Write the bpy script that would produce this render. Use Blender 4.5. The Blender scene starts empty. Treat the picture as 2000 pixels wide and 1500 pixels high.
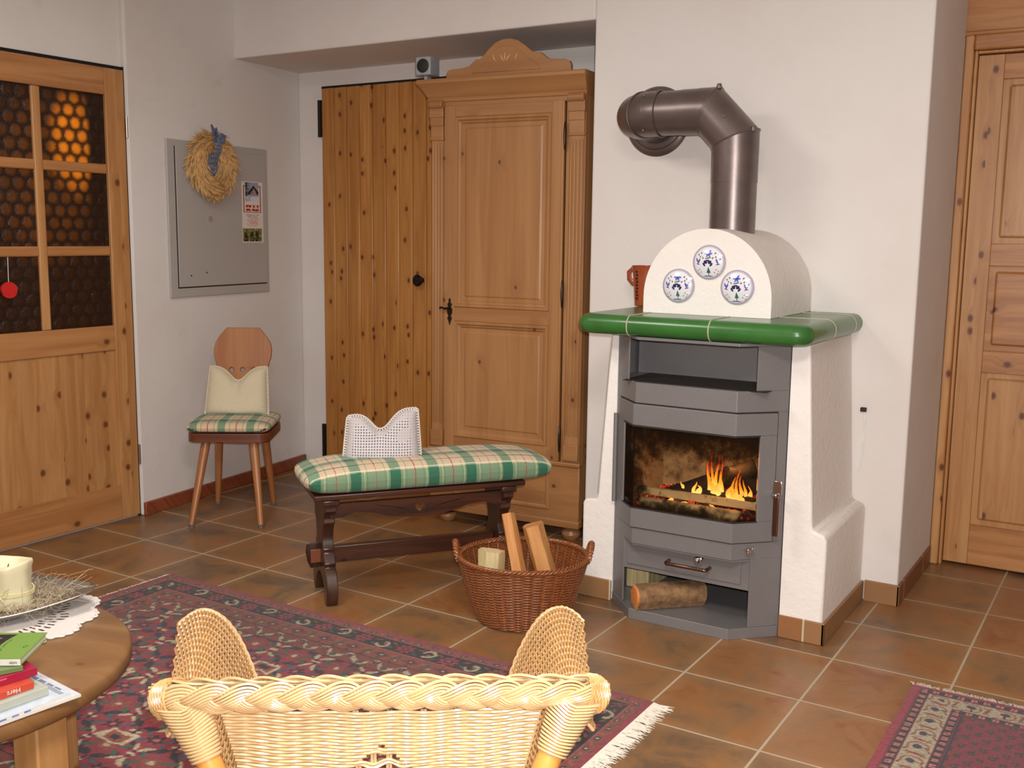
import bpy, bmesh, math, random
import numpy as np
from mathutils import Vector, Matrix
random.seed(7); rng = np.random.RandomState(11)
PI = math.pi
scene = bpy.context.scene
C = scene.collection

# ------------------------------------------------------------ camera, light, exposure
def camera():
    cam = bpy.data.cameras.new('camera'); o = bpy.data.objects.new('camera', cam); C.objects.link(o)
    cam.sensor_width = 36; cam.lens = 2036.7/2000*36; cam.clip_start = .05
    yaw, pitch, roll = -.5549, .14308, .0121
    f = Vector((math.sin(yaw)*math.cos(pitch), math.cos(yaw)*math.cos(pitch), -math.sin(pitch)))
    r = Vector((math.cos(yaw), -math.sin(yaw), 0)); u = r.cross(f)
    R = r*math.cos(roll)+u*math.sin(roll); U = -r*math.sin(roll)+u*math.cos(roll)
    m = Matrix((R, U, -f)).transposed().to_4x4(); m.translation = (1.126, -2.8266, 1.305)
    o.matrix_world = m; scene.camera = o
    return o
cam = camera()
scene.view_settings.view_transform = 'Standard'; scene.view_settings.look = 'None'
scene.view_settings.exposure = 0.1; scene.view_settings.gamma = 1; scene.view_settings.use_curve_mapping = False
world = bpy.data.worlds.new('world'); scene.world = world; world.use_nodes = True
world.node_tree.nodes['Background'].inputs[0].default_value = (1, .85, .7, 1)
world.node_tree.nodes['Background'].inputs[1].default_value = .02

def light(name, kind, loc, energy, color, aim=None, **kw):
    l = bpy.data.lights.new(name, kind); l.energy = energy; l.color = color
    for k, v in kw.items(): setattr(l, k, v)
    o = bpy.data.objects.new(name, l); C.objects.link(o); o.location = loc
    if aim is not None: o.rotation_euler = (Vector(aim)-Vector(loc)).to_track_quat('-Z', 'Y').to_euler()
    return o
# the photographer's flash, just beside the lens
light('camera_flash', 'SPOT', (1.16, -2.83, 1.37), 245, (1, .985, .965), aim=(-.5, .95, 1.2),
      spot_size=math.radians(112), spot_blend=.9, shadow_soft_size=.022)
# unseen warm area lights added under the ceiling as ambient fill
light('ceiling_fill', 'AREA', (.9, -2.3, 2.44), 62, (1, .945, .87), aim=(.9, -2.3, 0), shape='DISK', size=.8)
light('ceiling_fill', 'AREA', (-1.2, -1.2, 2.44), 27, (1, .945, .87), aim=(-1.2, -1.2, 0), shape='DISK', size=.8)

# ------------------------------------------------------------ helpers
def lin(c):
    c = np.asarray(c, float)/255.
    return np.where(c <= .04045, c/12.92, ((c+.055)/1.055)**2.4)
def L4(c): return tuple(lin(c))+(1,)

class MB:
    def __init__(s): s.v = []; s.f = []; s.n = 0
    def add(s, V, F):
        V = [tuple(map(float, p)) for p in V]
        s.v += V; s.f += [tuple(int(i)+s.n for i in f) for f in F]; s.n += len(V); return s
    def box(s, a, b, rot=None, o=(0, 0, 0)):
        (x0, y0, z0), (x1, y1, z1) = a, b
        V = [(x, y, z) for x in (x0, x1) for y in (y0, y1) for z in (z0, z1)]
        if rot is not None: V = [tuple(rot @ Vector(p)+Vector(o)) for p in V]
        return s.add(V, [(0, 1, 3, 2), (4, 6, 7, 5), (0, 4, 5, 1), (2, 3, 7, 6), (0, 2, 6, 4), (1, 5, 7, 3)])
    def tube(s, P, r, n=8, closed=False, caps=True, N=None):
        P = np.asarray(P, float); m = len(P)
        r = np.broadcast_to(np.asarray(r, float), (m,)) if np.ndim(r) < 2 else np.asarray(r)
        if closed: T = np.roll(P, -1, 0)-np.roll(P, 1, 0)
        else: T = np.gradient(P, axis=0)
        T /= np.linalg.norm(T, axis=1)[:, None]+1e-12
        if N is None:
            N = np.zeros_like(P); a = np.array([0, 0, 1.]) if abs(T[0, 2]) < .9 else np.array([1., 0, 0])
            cur = np.cross(T[0], a)
            for i in range(m):
                cur = cur-T[i]*cur.dot(T[i]); cur /= np.linalg.norm(cur)+1e-12; N[i] = cur
        else:
            N = np.asarray(N, float); N = N-T*(N*T).sum(1)[:, None]; N /= np.linalg.norm(N, axis=1)[:, None]+1e-12
        B = np.cross(T, N)
        a = np.arange(n)*2*PI/n
        rr = r if np.ndim(r) == 2 else np.stack([r, r], 1)
        V = P[:, None]+N[:, None]*(np.cos(a)[None, :, None]*rr[:, None, :1])+B[:, None]*(np.sin(a)[None, :, None]*rr[:, None, 1:])
        F = []
        for i in range(m if closed else m-1):
            j = (i+1) % m
            for k in range(n):
                l = (k+1) % n; F.append((i*n+k, i*n+l, j*n+l, j*n+k))
        if caps and not closed: F.append(tuple(range(n-1, -1, -1))); F.append(tuple((m-1)*n+k for k in range(n)))
        return s.add(V.reshape(-1, 3), F)
    def cyl(s, a, b, r, n=20): return s.tube([a, b], r, n)
    def lathe(s, prof, n=32, M=None, caps=False):
        V = []; F = []
        for (r, z) in prof:
            for k in range(n):
                p = Vector((r*math.cos(2*PI*k/n), r*math.sin(2*PI*k/n), z)); V.append(M @ p if M else p)
        for i in range(len(prof)-1):
            for k in range(n):
                l = (k+1) % n; F.append((i*n+k, i*n+l, (i+1)*n+l, (i+1)*n+k))
        if caps: F.append(tuple(range(n-1, -1, -1))); F.append(tuple((len(prof)-1)*n+k for k in range(n)))
        return s.add(V, F)
    def prism(s, out, t0, t1, M=None, holes=()):
        """outline in (x,z), extruded along y from t0 to t1; holes allowed"""
        bm = bmesh.new(); E = []
        for loop in [out]+list(holes):
            vs = [bm.verts.new((x, t0, z)) for x, z in loop]
            for i in range(len(vs)): E.append(bm.edges.new((vs[i], vs[(i+1) % len(vs)])))
        bmesh.ops.triangle_fill(bm, edges=E, use_beauty=True, use_dissolve=False)
        g = bmesh.ops.extrude_face_region(bm, geom=list(bm.faces))
        bmesh.ops.translate(bm, verts=[v for v in g['geom'] if isinstance(v, bmesh.types.BMVert)], vec=(0, t1-t0, 0))
        bmesh.ops.recalc_face_normals(bm, faces=bm.faces)
        bm.verts.index_update()
        V = [M @ v.co if M else v.co.copy() for v in bm.verts]; F = [[v.index for v in f.verts] for f in bm.faces]
        bm.free(); return s.add(V, F)
    def grid(s, P, flip=False, closed_u=False):
        P = np.asarray(P); a, b = P.shape[:2]; F = []
        for i in range(a-1):
            for j in range(b if closed_u else b-1):
                k = (j+1) % b; q = (i*b+j, i*b+k, (i+1)*b+k, (i+1)*b+j); F.append(q[::-1] if flip else q)
        return s.add(P.reshape(-1, 3), F)
    def build(s, name, m, parent=None, smooth=True, ang=35, bevel=0, seg=2, col=None, recalc=True, kind=None, label=None):
        me = bpy.data.meshes.new(name); me.from_pydata(s.v, [], s.f)
        if recalc and len(s.f) < 60000:
            bm = bmesh.new(); bm.from_mesh(me); bmesh.ops.recalc_face_normals(bm, faces=bm.faces); bm.to_mesh(me); bm.free()
        if smooth:
            me.polygons.foreach_set('use_smooth', [True]*len(me.polygons)); me.set_sharp_from_angle(angle=math.radians(ang))
        if col is not None:
            ca = me.color_attributes.new('Col', 'FLOAT_COLOR', 'POINT')
            cc = np.ones((len(s.v), 4)); cc[:, :3] = lin(np.clip(col, 0, 255)).reshape(-1, 3); ca.data.foreach_set('color', cc.ravel())
        me.materials.append(m)
        o = bpy.data.objects.new(name, me); C.objects.link(o)
        if bevel:
            b = o.modifiers.new('bevel', 'BEVEL'); b.width = bevel; b.segments = seg; b.limit_method = 'ANGLE'; b.angle_limit = math.radians(40)
        if parent: o.parent = parent
        if kind: o['kind'] = kind
        if label: o['label'] = label
        return o

def thing(name, label, cat, loc=(0, 0, 0), rz=0, group=None, kind=None, rot=None):
    o = bpy.data.objects.new(name, None); C.objects.link(o); o.location = loc
    o.rotation_euler = rot if rot else (0, 0, rz); o.empty_display_size = .05
    if label: o['label'] = label; o['category'] = cat
    if group: o['group'] = group
    if kind: o['kind'] = kind
    return o
def tag(o, label, cat, group=None, kind=None):
    o['label'] = label; o['category'] = cat
    if group: o['group'] = group
    if kind: o['kind'] = kind
    return o
def struct(o): o['kind'] = 'structure'; return o

def text(body, size, name, m, parent, M, thick=.0003):
    cu = bpy.data.curves.new(name, 'FONT'); cu.body = body; cu.size = size; cu.extrude = thick
    cu.align_x = 'CENTER'; cu.align_y = 'CENTER'
    o = bpy.data.objects.new(name, cu); C.objects.link(o)
    dg = bpy.context.evaluated_depsgraph_get(); me = bpy.data.meshes.new_from_object(o.evaluated_get(dg))
    bpy.data.objects.remove(o); me.materials.clear(); me.materials.append(m); me.transform(M)
    o = bpy.data.objects.new(name, me); C.objects.link(o); o.parent = parent
    return o

# ------------------------------------------------------------ materials
class NT:
    def __init__(s, name):
        s.m = bpy.data.materials.new(name); s.m.use_nodes = True; s.t = s.m.node_tree; s.t.nodes.clear()
        s.out = s.n('ShaderNodeOutputMaterial'); s.b = s.n('ShaderNodeBsdfPrincipled'); s.l(s.b.outputs[0], s.out.inputs[0])
    def n(s, k, **kw):
        a = s.t.nodes.new(k)
        for q, v in kw.items(): setattr(a, q, v)
        return a
    def l(s, a, b): s.t.links.new(a, b)
    def put(s, sock, v):
        if hasattr(v, 'is_output') or isinstance(v, bpy.types.NodeSocket): s.l(v, sock)
        else: sock.default_value = v
    def math(s, op, a, b=0., c=None, clamp=False):
        q = s.n('ShaderNodeMath', operation=op); q.use_clamp = clamp; s.put(q.inputs[0], a); s.put(q.inputs[1], b)
        if c is not None: s.put(q.inputs[2], c)
        return q.outputs[0]
    def mix(s, f, a, b, mode='MIX'):
        q = s.n('ShaderNodeMix', data_type='RGBA', blend_type=mode); s.put(q.inputs[0], f); s.put(q.inputs[6], a); s.put(q.inputs[7], b); return q.outputs[2]
    def noise(s, vec, scale, detail=3, rough=.5, dist=0):
        q = s.n('ShaderNodeTexNoise'); q.inputs['Scale'].default_value = scale; q.inputs['Detail'].default_value = detail
        q.inputs['Roughness'].default_value = rough; q.inputs['Distortion'].default_value = dist
        if vec is not None: s.l(vec, q.inputs['Vector'])
        return q.outputs[0]
    def ramp(s, f, stops):
        q = s.n('ShaderNodeValToRGB'); e = q.color_ramp.elements
        while len(e) < len(stops): e.new(.5)
        for i, (p, c) in enumerate(stops): e[i].position = p; e[i].color = c if len(c) == 4 else tuple(c)+(1,)
        s.l(f, q.inputs[0]); return q.outputs[0]
    def step(s, x, a, b):
        q = s.n('ShaderNodeMapRange'); q.interpolation_type = 'SMOOTHSTEP'; s.put(q.inputs[0], x); q.inputs[1].default_value = a; q.inputs[2].default_value = b
        return q.outputs[0]
    def comb(s, x, y, z):
        q = s.n('ShaderNodeCombineXYZ'); s.put(q.inputs[0], x); s.put(q.inputs[1], y); s.put(q.inputs[2], z); return q.outputs[0]
    def obj(s): return s.n('ShaderNodeTexCoord').outputs['Object']
    def sep(s, v): q = s.n('ShaderNodeSeparateXYZ'); s.l(v, q.inputs[0]); return q.outputs
    def bump(s, h, st, dist=.01):
        q = s.n('ShaderNodeBump'); q.inputs['Strength'].default_value = st; q.inputs['Distance'].default_value = dist; s.l(h, q.inputs['Height'])
        s.l(q.outputs[0], s.b.inputs['Normal'])
    def set(s, **kw):
        for k, v in kw.items(): s.put(s.b.inputs[k.replace('_', ' ')], v)
        return s.m

def plain(name, c, rough=.5, metal=0, var=.08, scale=20, bump=0, bscale=60, coat=0, spec=.5, emit=None, est=0):
    t = NT(name); v = t.obj(); f = t.noise(v, scale, 4)
    c = np.array(c, float); a = L4(np.clip(c*(1-var), 0, 255)); b = L4(np.clip(c*(1+var), 0, 255))
    t.set(Base_Color=t.mix(f, a, b), Roughness=rough, Metallic=metal)
    t.b.inputs['Coat Weight'].default_value = coat; t.b.inputs['Specular IOR Level'].default_value = spec
    if bump: t.bump(t.noise(v, bscale, 4), bump, .004)
    if emit: t.b.inputs['Emission Color'].default_value = L4(emit); t.b.inputs['Emission Strength'].default_value = est
    return t.m

def wood(name, c1, c2, axis='z', knots=.5, kcol=(70, 35, 15), rough=.42, grain=1., plank=0, seed=0., coat=.15, ksize=.16, pv=.18, kd=1.):
    t = NT(name); v = t.obj(); s = t.sep(v); i = 'xyz'.index(axis)
    o = [k for k in range(3) if k != i]
    al = s[i]; ac = t.math('ADD', s[o[0]], t.math('MULTIPLY', s[o[1]], .83))
    ac = t.math('ADD', ac, seed)
    ids = 0.
    if plank:
        ids = t.math('FLOOR', t.math('DIVIDE', ac, plank)); al = t.math('ADD', al, t.math('MULTIPLY', ids, 3.17))
    kv = t.comb(t.math('MULTIPLY', ac, 11*kd), t.math('MULTIPLY', al, 7.4*kd), seed*3.)
    vo = t.n('ShaderNodeTexVoronoi', voronoi_dimensions='2D'); t.l(kv, vo.inputs['Vector']); vo.inputs['Scale'].default_value = 1
    hs = t.sep(vo.outputs['Color'])
    kd_ = t.math('ADD', vo.outputs['Distance'], t.math('MULTIPLY', t.math('GREATER_THAN', hs[0], knots), 5.))
    near = t.math('SUBTRACT', 1., t.step(kd_, 0., .5))
    warp = t.math('MULTIPLY', near, .02)
    gv = t.comb(t.math('ADD', t.math('MULTIPLY', ac, 30*grain), t.math('MULTIPLY', warp, 30)), t.math('MULTIPLY', al, 1.6*grain), ids if plank else 0.)
    n1 = t.noise(gv, 1., 5, .6, .6)
    n2 = t.noise(t.comb(t.math('MULTIPLY', ac, 260), t.math('MULTIPLY', al, 6), 1.), 1., 2)
    col = t.mix(t.step(n1, .3, .7), L4(c1), L4(c2))
    col = t.mix(t.math('MULTIPLY', n2, .22), col, L4(np.array(c2)*.8))
    if plank:
        wn = t.n('ShaderNodeTexWhiteNoise', noise_dimensions='1D'); t.l(ids, wn.inputs['W'])
        col = t.mix(t.math('MULTIPLY', wn.outputs['Value'], pv*2), col, L4(np.array(c2)*.78))
    ring = t.math('MULTIPLY', near, .35)
    col = t.mix(ring, col, L4(np.array(c2)*.8+np.array(kcol)*.1))
    kk = t.math('SUBTRACT', 1., t.step(kd_, ksize*.35, ksize))
    if knots: col = t.mix(t.math('MULTIPLY', kk, .92), col, L4(kcol))
    t.set(Base_Color=col, Roughness=rough); t.b.inputs['Coat Weight'].default_value = coat; t.b.inputs['Coat Roughness'].default_value = .35
    t.bump(n2, .06, .002)
    return t.m

def painted(name, rough=.8, bump=0, bscale=300, sheen=0, nv=.12, ns=120):
    t = NT(name); a = t.n('ShaderNodeAttribute'); a.attribute_name = 'Col'
    v = t.obj(); f = t.noise(v, ns, 3)
    col = t.mix(nv, a.outputs['Color'], t.mix(1., a.outputs['Color'], t.mix(f, (.3, .3, .3, 1), (1.6, 1.6, 1.6, 1)), 'MULTIPLY'))
    t.set(Base_Color=col, Roughness=rough); t.b.inputs['Sheen Weight'].default_value = sheen
    t.b.inputs['Specular IOR Level'].default_value = .2
    if bump: t.bump(t.noise(v, bscale, 2), bump, .003)
    return t.m

def plaster(name, c, spots=0., bs=.2, bscale=55):
    t = NT(name); v = t.n('ShaderNodeNewGeometry').outputs['Position']
    a = t.noise(v, 1.3, 4, .6); b = t.noise(v, bscale, 5, .7)
    base = t.mix(t.step(a, .3, .75), L4(c), L4(np.array(c)*(.965, .955, .945)))
    if spots:
        d = t.step(t.noise(v, 3.1, 6, .7), .56, .8); base = t.mix(t.math('MULTIPLY', d, spots), base, L4((150, 140, 132)))
    t.set(Base_Color=base, Roughness=.92); t.b.inputs['Specular IOR Level'].default_value = .15
    t.bump(b, bs, .006); return t.m

M = {}
M['wall'] = plaster('white_plaster', (227, 221, 218), .12)
M['wall_old'] = plaster('stained_plaster', (222, 217, 214), .35)
M['rough_plaster'] = plaster('rough_plaster', (236, 230, 225), .06, .55, 38)
M['ceil'] = plaster('ceiling_paint', (225, 220, 212))
M['pine_door'] = wood('glazed_door_pine', (196, 146, 94), (172, 118, 68), 'z', .25, (100, 54, 26), plank=.095, seed=.31, pv=.1)
M['pine_door_h'] = wood('glazed_door_pine_rail', (188, 134, 84), (162, 108, 62), 'y', .25, (100, 54, 26), seed=1.7)
M['pine_plank'] = wood('knotty_pine_planks', (206, 146, 76), (178, 114, 50), 'z', .34, (92, 36, 12), plank=.086, seed=.013, ksize=.17, pv=.16, kd=1.25)
M['pine_r'] = wood('right_door_pine', (206, 156, 100), (180, 124, 72), 'z', .38, (92, 38, 16), seed=2.2, plank=.09, ksize=.15, kd=.95)
M['pine_rh'] = wood('right_door_pine_rail', (194, 138, 84), (160, 102, 54), 'x', .35, (88, 36, 14), seed=.7, ksize=.15)
M['ward'] = wood('wardrobe_wood', (174, 126, 80), (157, 108, 64), 'z', .16, (92, 48, 24), seed=.4, grain=.6, ksize=.09)
M['ward_h'] = wood('wardrobe_wood_rail', (170, 121, 75), (151, 102, 60), 'x', .12, (92, 48, 24), seed=.9, grain=.6, ksize=.1)
M['chair'] = wood('chair_beech', (172, 114, 66), (154, 94, 50), 'z', 0, seed=.5, grain=.7, coat=.3)
M['seat'] = wood('chair_seat_wood', (120, 66, 38), (92, 46, 26), 'x', 0, seed=.5, coat=.4)
M['base'] = wood('baseboard_wood', (150, 80, 50), (124, 60, 36), 'y', .1, seed=.2)
M['oak'] = wood('dark_stained_oak', (74, 42, 27), (42, 23, 15), 'z', .2, (20, 10, 6), seed=.8, rough=.35, coat=.35)
M['oak_x'] = wood('dark_stained_oak_rail', (84, 44, 26), (50, 26, 15), 'x', .2, (20, 10, 6), seed=.1, rough=.35, coat=.3)
M['table'] = wood('table_pine', (142, 104, 64), (120, 83, 48), 'x', .4, (110, 58, 26), seed=.64, grain=.5, rough=.38, coat=.25, ksize=.1)
M['table_leg'] = wood('table_leg_pine', (196, 150, 96), (172, 122, 72), 'z', .3, (110, 58, 26), seed=.2, grain=.7)
M['log'] = wood('split_firewood', (214, 158, 98), (188, 124, 66), 'z', 0, seed=.1, rough=.7, coat=0, grain=1.4)
M['log_white'] = wood('pale_split_firewood', (226, 208, 160), (190, 164, 110), 'z', 0, seed=.3, rough=.75, coat=0, grain=1.6)
M['metal_grey'] = plain('stove_enamel', (122, 118, 118), .42, .2, .05, 8, .12, 180)
M['metal_dark'] = plain('blackened_iron', (38, 36, 36), .45, .6)
M['chrome'] = plain('chrome', (200, 195, 190), .15, 1)
M['copper'] = plain('bronzed_handle', (120, 88, 74), .22, .9)
M['iron'] = plain('antique_iron', (50, 38, 32), .4, .8)
M['soot_tone'] = plain('soot_and_gap_shade', (34, 28, 22), .6, 0, .3, 30)  # soot black, also the painted shade of the stove door gap
M['steel_pipe'] = plain('blued_stovepipe_steel', (116, 104, 101), .36, .7, .16, 9, .05, 60)
M['green'] = plain('green_glazed_tile', (50, 102, 44), .3, 0, .14, 14, .03, 30, coat=.22)
M['terra'] = plain('terracotta', (150, 68, 34), .35, 0, .1, 30, coat=.3)
M['grout'] = plain('grout', (186, 178, 156), .9)
M['panel'] = plain('grey_lacquer', (174, 170, 166), .45, .0, .02, 5)
M['black'] = plain('black_gap', (18, 14, 12), .9)
M['rubber'] = plain('black_plastic', (24, 24, 26), .6)
M['plastic_grey'] = plain('grey_plastic', (150, 152, 156), .5)
M['white_plastic'] = plain('white_plastic', (225, 225, 222), .4)
M['red_felt'] = plain('red_painted_wood', (190, 28, 24), .55, 0, .1, 60)
M['string'] = plain('white_string', (215, 205, 190), .9)
M['cane'] = plain('pale_cane', (184, 150, 108), .34, 0, .14, 26, .05, 200, coat=.35)
M['cane_dark'] = plain('honey_cane', (162, 122, 76), .3, 0, .3, 60, coat=.4)
M['pole'] = wood('rattan_pole', (206, 142, 70), (186, 120, 52), 'z', .25, (90, 45, 20), seed=.4, rough=.3, coat=.4)
M['willow'] = plain('brown_willow', (124, 70, 36), .36, 0, .35, 60, coat=.35)
M['wool'] = plain('cream_knit', (226, 212, 184), .95, 0, .06, 80)
M['crochet'] = painted('white_crochet', .9, .5, 700, .2)
M['lace'] = plain('white_lace_thread', (206, 199, 194), .9, 0, .06, 200)
M['wheat'] = plain('dried_wheat', (190, 150, 98), .7, 0, .25, 50)
M['gingham'] = None
M['bark'] = plain('tree_bark', (108, 82, 56), .9, 0, .7, 38, 1., 90)
M['endgrain'] = plain('log_end', (196, 122, 62), .8, 0, .15, 50, .3, 50)
M['charred'] = plain('charred_wood', (30, 20, 15), .9, 0, .4, 40, .8, 80)
M['wax'] = plain('ivory_wax', (206, 198, 164), .45, 0, .04, 20, .3, 30)
M['wax'].node_tree.nodes['Principled BSDF'].inputs['Subsurface Weight'].default_value = .15
M['pewter'] = plain('pewter', (148, 138, 128), .3, .85, .08, 12)
M['hair'] = plain('angel_hair', (176, 160, 132), .6)
M['straw'] = plain('raffia', (220, 208, 160), .7)
M['paper'] = plain('paper', (208, 204, 196), .7, 0, .03, 200)
M['foot'] = plain('grey_foot_cap', (96, 92, 88), .6)
M['fringe'] = plain('wool_fringe', (206, 196, 182), .95, 0, .1, 120)
M['rug'] = painted('knotted_wool', .95, .5, 400, .25, .5, 260)
M['cloth'] = painted('woven_cloth', .85, .35, 900, .15, .25, 400)
M['print'] = painted('printed_paper', .5, 0, nv=0)
M['ceramic'] = painted('painted_ceramic', .12, 0, nv=0); M['ceramic'].node_tree.nodes['Principled BSDF'].inputs['Coat Weight'].default_value = .6
M['ceramic'].node_tree.nodes['Principled BSDF'].inputs['Specular IOR Level'].default_value = .6

def floor_material():
    t = NT('terracotta_floor_tiles'); v = t.n('ShaderNodeNewGeometry').outputs['Position']; s = t.sep(v)
    T = .35
    u = t.math('DIVIDE', s[0], T); w = t.math('DIVIDE', s[1], T)
    fu = t.math('FRACT', u); fw = t.math('FRACT', w)
    du = t.math('MINIMUM', fu, t.math('SUBTRACT', 1., fu)); dw = t.math('MINIMUM', fw, t.math('SUBTRACT', 1., fw))
    d = t.math('MULTIPLY', t.math('MINIMUM', du, dw), T)
    d = t.math('ADD', d, t.math('MULTIPLY', t.math('SUBTRACT', t.noise(v, 60, 2), .5), .0014))
    g = t.math('SUBTRACT', 1., t.step(d, .0028, .0045))
    wn = t.n('ShaderNodeTexWhiteNoise', noise_dimensions='2D'); t.l(t.comb(t.math('FLOOR', u), t.math('FLOOR', w), 0.), wn.inputs['Vector'])
    ws = t.sep(wn.outputs['Color'])
    n = t.noise(v, 5, 5, .62, .8); n2 = t.noise(v, 42, 3)
    n = t.math('ADD', n, t.math('MULTIPLY', t.math('SUBTRACT', ws[0], .5), .28))
    c = t.ramp(n, [(.3, L4((104, 82, 62))), (.45, L4((130, 96, 64))), (.6, L4((144, 98, 58))), (.75, L4((128, 78, 44)))])
    c = t.mix(t.math('MULTIPLY', t.step(n2, .5, .9), .25), c, L4((170, 126, 90)))
    edge = t.math('SUBTRACT', 1., t.step(d, .004, .05)); c = t.mix(t.math('MULTIPLY', edge, .18), c, L4((176, 138, 100)))
    c = t.mix(g, c, L4((176, 160, 136)))
    t.set(Base_Color=c, Roughness=t.math('ADD', .36, t.math('MULTIPLY', g, .5)))
    h = t.math('SUBTRACT', t.math('MULTIPLY', n2, .12), g); t.bump(h, .5, .002)
    return t.m
M['floor'] = floor_material()

def tile_strip(name, step=.35, off=0., axis=0, c=((150, 112, 74), (146, 88, 50))):
    t = NT(name); v = t.n('ShaderNodeNewGeometry').outputs['Position']; s = t.sep(v)
    u = t.math('DIVIDE', t.math('ADD', s[axis], off), step); fu = t.math('FRACT', u)
    d = t.math('MULTIPLY', t.math('MINIMUM', fu, t.math('SUBTRACT', 1., fu)), step); g = t.math('SUBTRACT', 1., t.step(d, .002, .004))
    wn = t.n('ShaderNodeTexWhiteNoise', noise_dimensions='1D'); t.l(t.math('FLOOR', u), wn.inputs['W'])
    col = t.mix(wn.outputs['Value'], L4(c[0]), L4(c[1])); col = t.mix(t.math('MULTIPLY', t.noise(v, 12, 4), .35), col, L4((118, 84, 56)))
    col = t.mix(g, col, L4((190, 178, 150))); t.set(Base_Color=col, Roughness=.45); return t.m
M['skirt_x'] = tile_strip('skirting_tiles_x', .35, .12, 0)
M['skirt_y'] = tile_strip('skirting_tiles_y', .35, .02, 1, ((130, 84, 56), (126, 74, 46)))

def amber_glass():
    t = NT('amber_bullseye_glass'); v = t.obj(); s = t.sep(v)
    # hexagonally packed bull's-eye lenses, 60 mm apart, in the plane of the pane (y, z)
    P = .060; z = t.math('DIVIDE', s[2], P*.866); row = t.math('FLOOR', z)
    y = t.math('ADD', t.math('DIVIDE', s[1], P), t.math('MULTIPLY', row, .5))
    fy = t.math('SUBTRACT', t.math('FRACT', y), .5); fz = t.math('MULTIPLY', t.math('SUBTRACT', t.math('FRACT', z), .5), .866)
    r = t.math('SQRT', t.math('ADD', t.math('MULTIPLY', fy, fy), t.math('MULTIPLY', fz, fz)))
    lens = t.math('SUBTRACT', 1., t.step(t.math('ADD', r, t.math('MULTIPLY', t.math('SUBTRACT', t.noise(v, 70, 4, .7), .5), .3)), .18, .5))
    n = t.noise(v, 90, 4, .7); n1 = t.noise(v, 9, 3)
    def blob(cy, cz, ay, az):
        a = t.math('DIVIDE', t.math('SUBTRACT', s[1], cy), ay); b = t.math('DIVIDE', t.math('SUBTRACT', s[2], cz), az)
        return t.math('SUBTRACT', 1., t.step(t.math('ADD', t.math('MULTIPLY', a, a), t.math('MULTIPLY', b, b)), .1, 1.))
    # glow of a lamp behind the door, painted into the pane's emission
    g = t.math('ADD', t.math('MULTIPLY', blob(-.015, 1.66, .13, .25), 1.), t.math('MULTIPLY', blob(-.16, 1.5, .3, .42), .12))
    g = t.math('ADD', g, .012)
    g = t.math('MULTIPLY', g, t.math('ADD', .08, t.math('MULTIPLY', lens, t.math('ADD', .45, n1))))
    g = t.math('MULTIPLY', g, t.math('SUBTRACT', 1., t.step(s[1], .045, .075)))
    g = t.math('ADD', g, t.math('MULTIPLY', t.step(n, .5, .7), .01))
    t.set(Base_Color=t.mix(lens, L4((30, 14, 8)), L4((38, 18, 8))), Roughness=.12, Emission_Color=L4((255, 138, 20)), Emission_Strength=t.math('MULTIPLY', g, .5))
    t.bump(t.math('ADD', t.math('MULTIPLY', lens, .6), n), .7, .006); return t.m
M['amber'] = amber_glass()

def stove_glass():
    t = NT('sooty_stove_glass'); t.t.nodes.remove(t.b)
    tr = t.n('ShaderNodeBsdfTransparent'); tr.inputs[0].default_value = (.95, .9, .84, 1)
    gl = t.n('ShaderNodeBsdfGlossy'); gl.inputs['Roughness'].default_value = .04
    fr = t.n('ShaderNodeFresnel'); fr.inputs[0].default_value = 1.35
    m1 = t.n('ShaderNodeMixShader'); t.l(fr.outputs[0], m1.inputs[0]); t.l(tr.outputs[0], m1.inputs[1]); t.l(gl.outputs[0], m1.inputs[2])
    df = t.n('ShaderNodeBsdfDiffuse'); df.inputs[0].default_value = L4((30, 20, 13))
    v = t.n('ShaderNodeNewGeometry').outputs['Position']; s = t.sep(v)
    # soot settled along the edges of the pane
    n = t.math('MULTIPLY', t.math('SUBTRACT', t.noise(v, 16, 5, .7), .5), .16)
    e1 = t.math('SUBTRACT', s[2], .395); e2 = t.math('MULTIPLY', t.math('SUBTRACT', .675, s[2]), .35); e3 = t.math('ADD', s[0], .355)
    e3 = t.math('MULTIPLY', e3, .5)
    d = t.math('ADD', t.math('MINIMUM', t.math('MINIMUM', e1, e2), e3), n)
    k = t.math('MULTIPLY', t.math('SUBTRACT', 1., t.step(d, -.005, .05)), .8)
    m2 = t.n('ShaderNodeMixShader'); t.l(k, m2.inputs[0]); t.l(m1.outputs[0], m2.inputs[1]); t.l(df.outputs[0], m2.inputs[2])
    t.l(m2.outputs[0], t.out.inputs[0]); return t.m
M['stove_glass'] = stove_glass()
def fire_brick():
    t = NT('firebrick'); v = t.obj(); n = t.noise(v, 7, 5, .7); s = t.sep(v)
    soot_tone = t.step(t.math('ADD', t.math('MULTIPLY', n, .16), s[2]), .56, .72)
    c = t.mix(soot_tone, L4((186, 166, 126)), L4((26, 20, 16))); c = t.mix(t.step(t.noise(v, 30, 4), .55, .75), c, L4((96, 76, 54)))
    t.set(Base_Color=c, Roughness=.9); return t.m
M['brick'] = fire_brick()
def flame_mat():
    t = NT('flame'); v = t.obj(); s = t.sep(v); n = t.noise(v, 30, 3)
    c = t.ramp(t.math('ADD', t.math('MULTIPLY', s[2], 9.), t.math('MULTIPLY', n, .35)), [(.1, L4((255, 226, 120))), (.5, L4((255, 150, 30))), (1., L4((225, 50, 8)))])
    t.set(Base_Color=(0, 0, 0, 1), Emission_Color=c, Emission_Strength=1.5); return t.m
M['flame'] = flame_mat()
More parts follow.
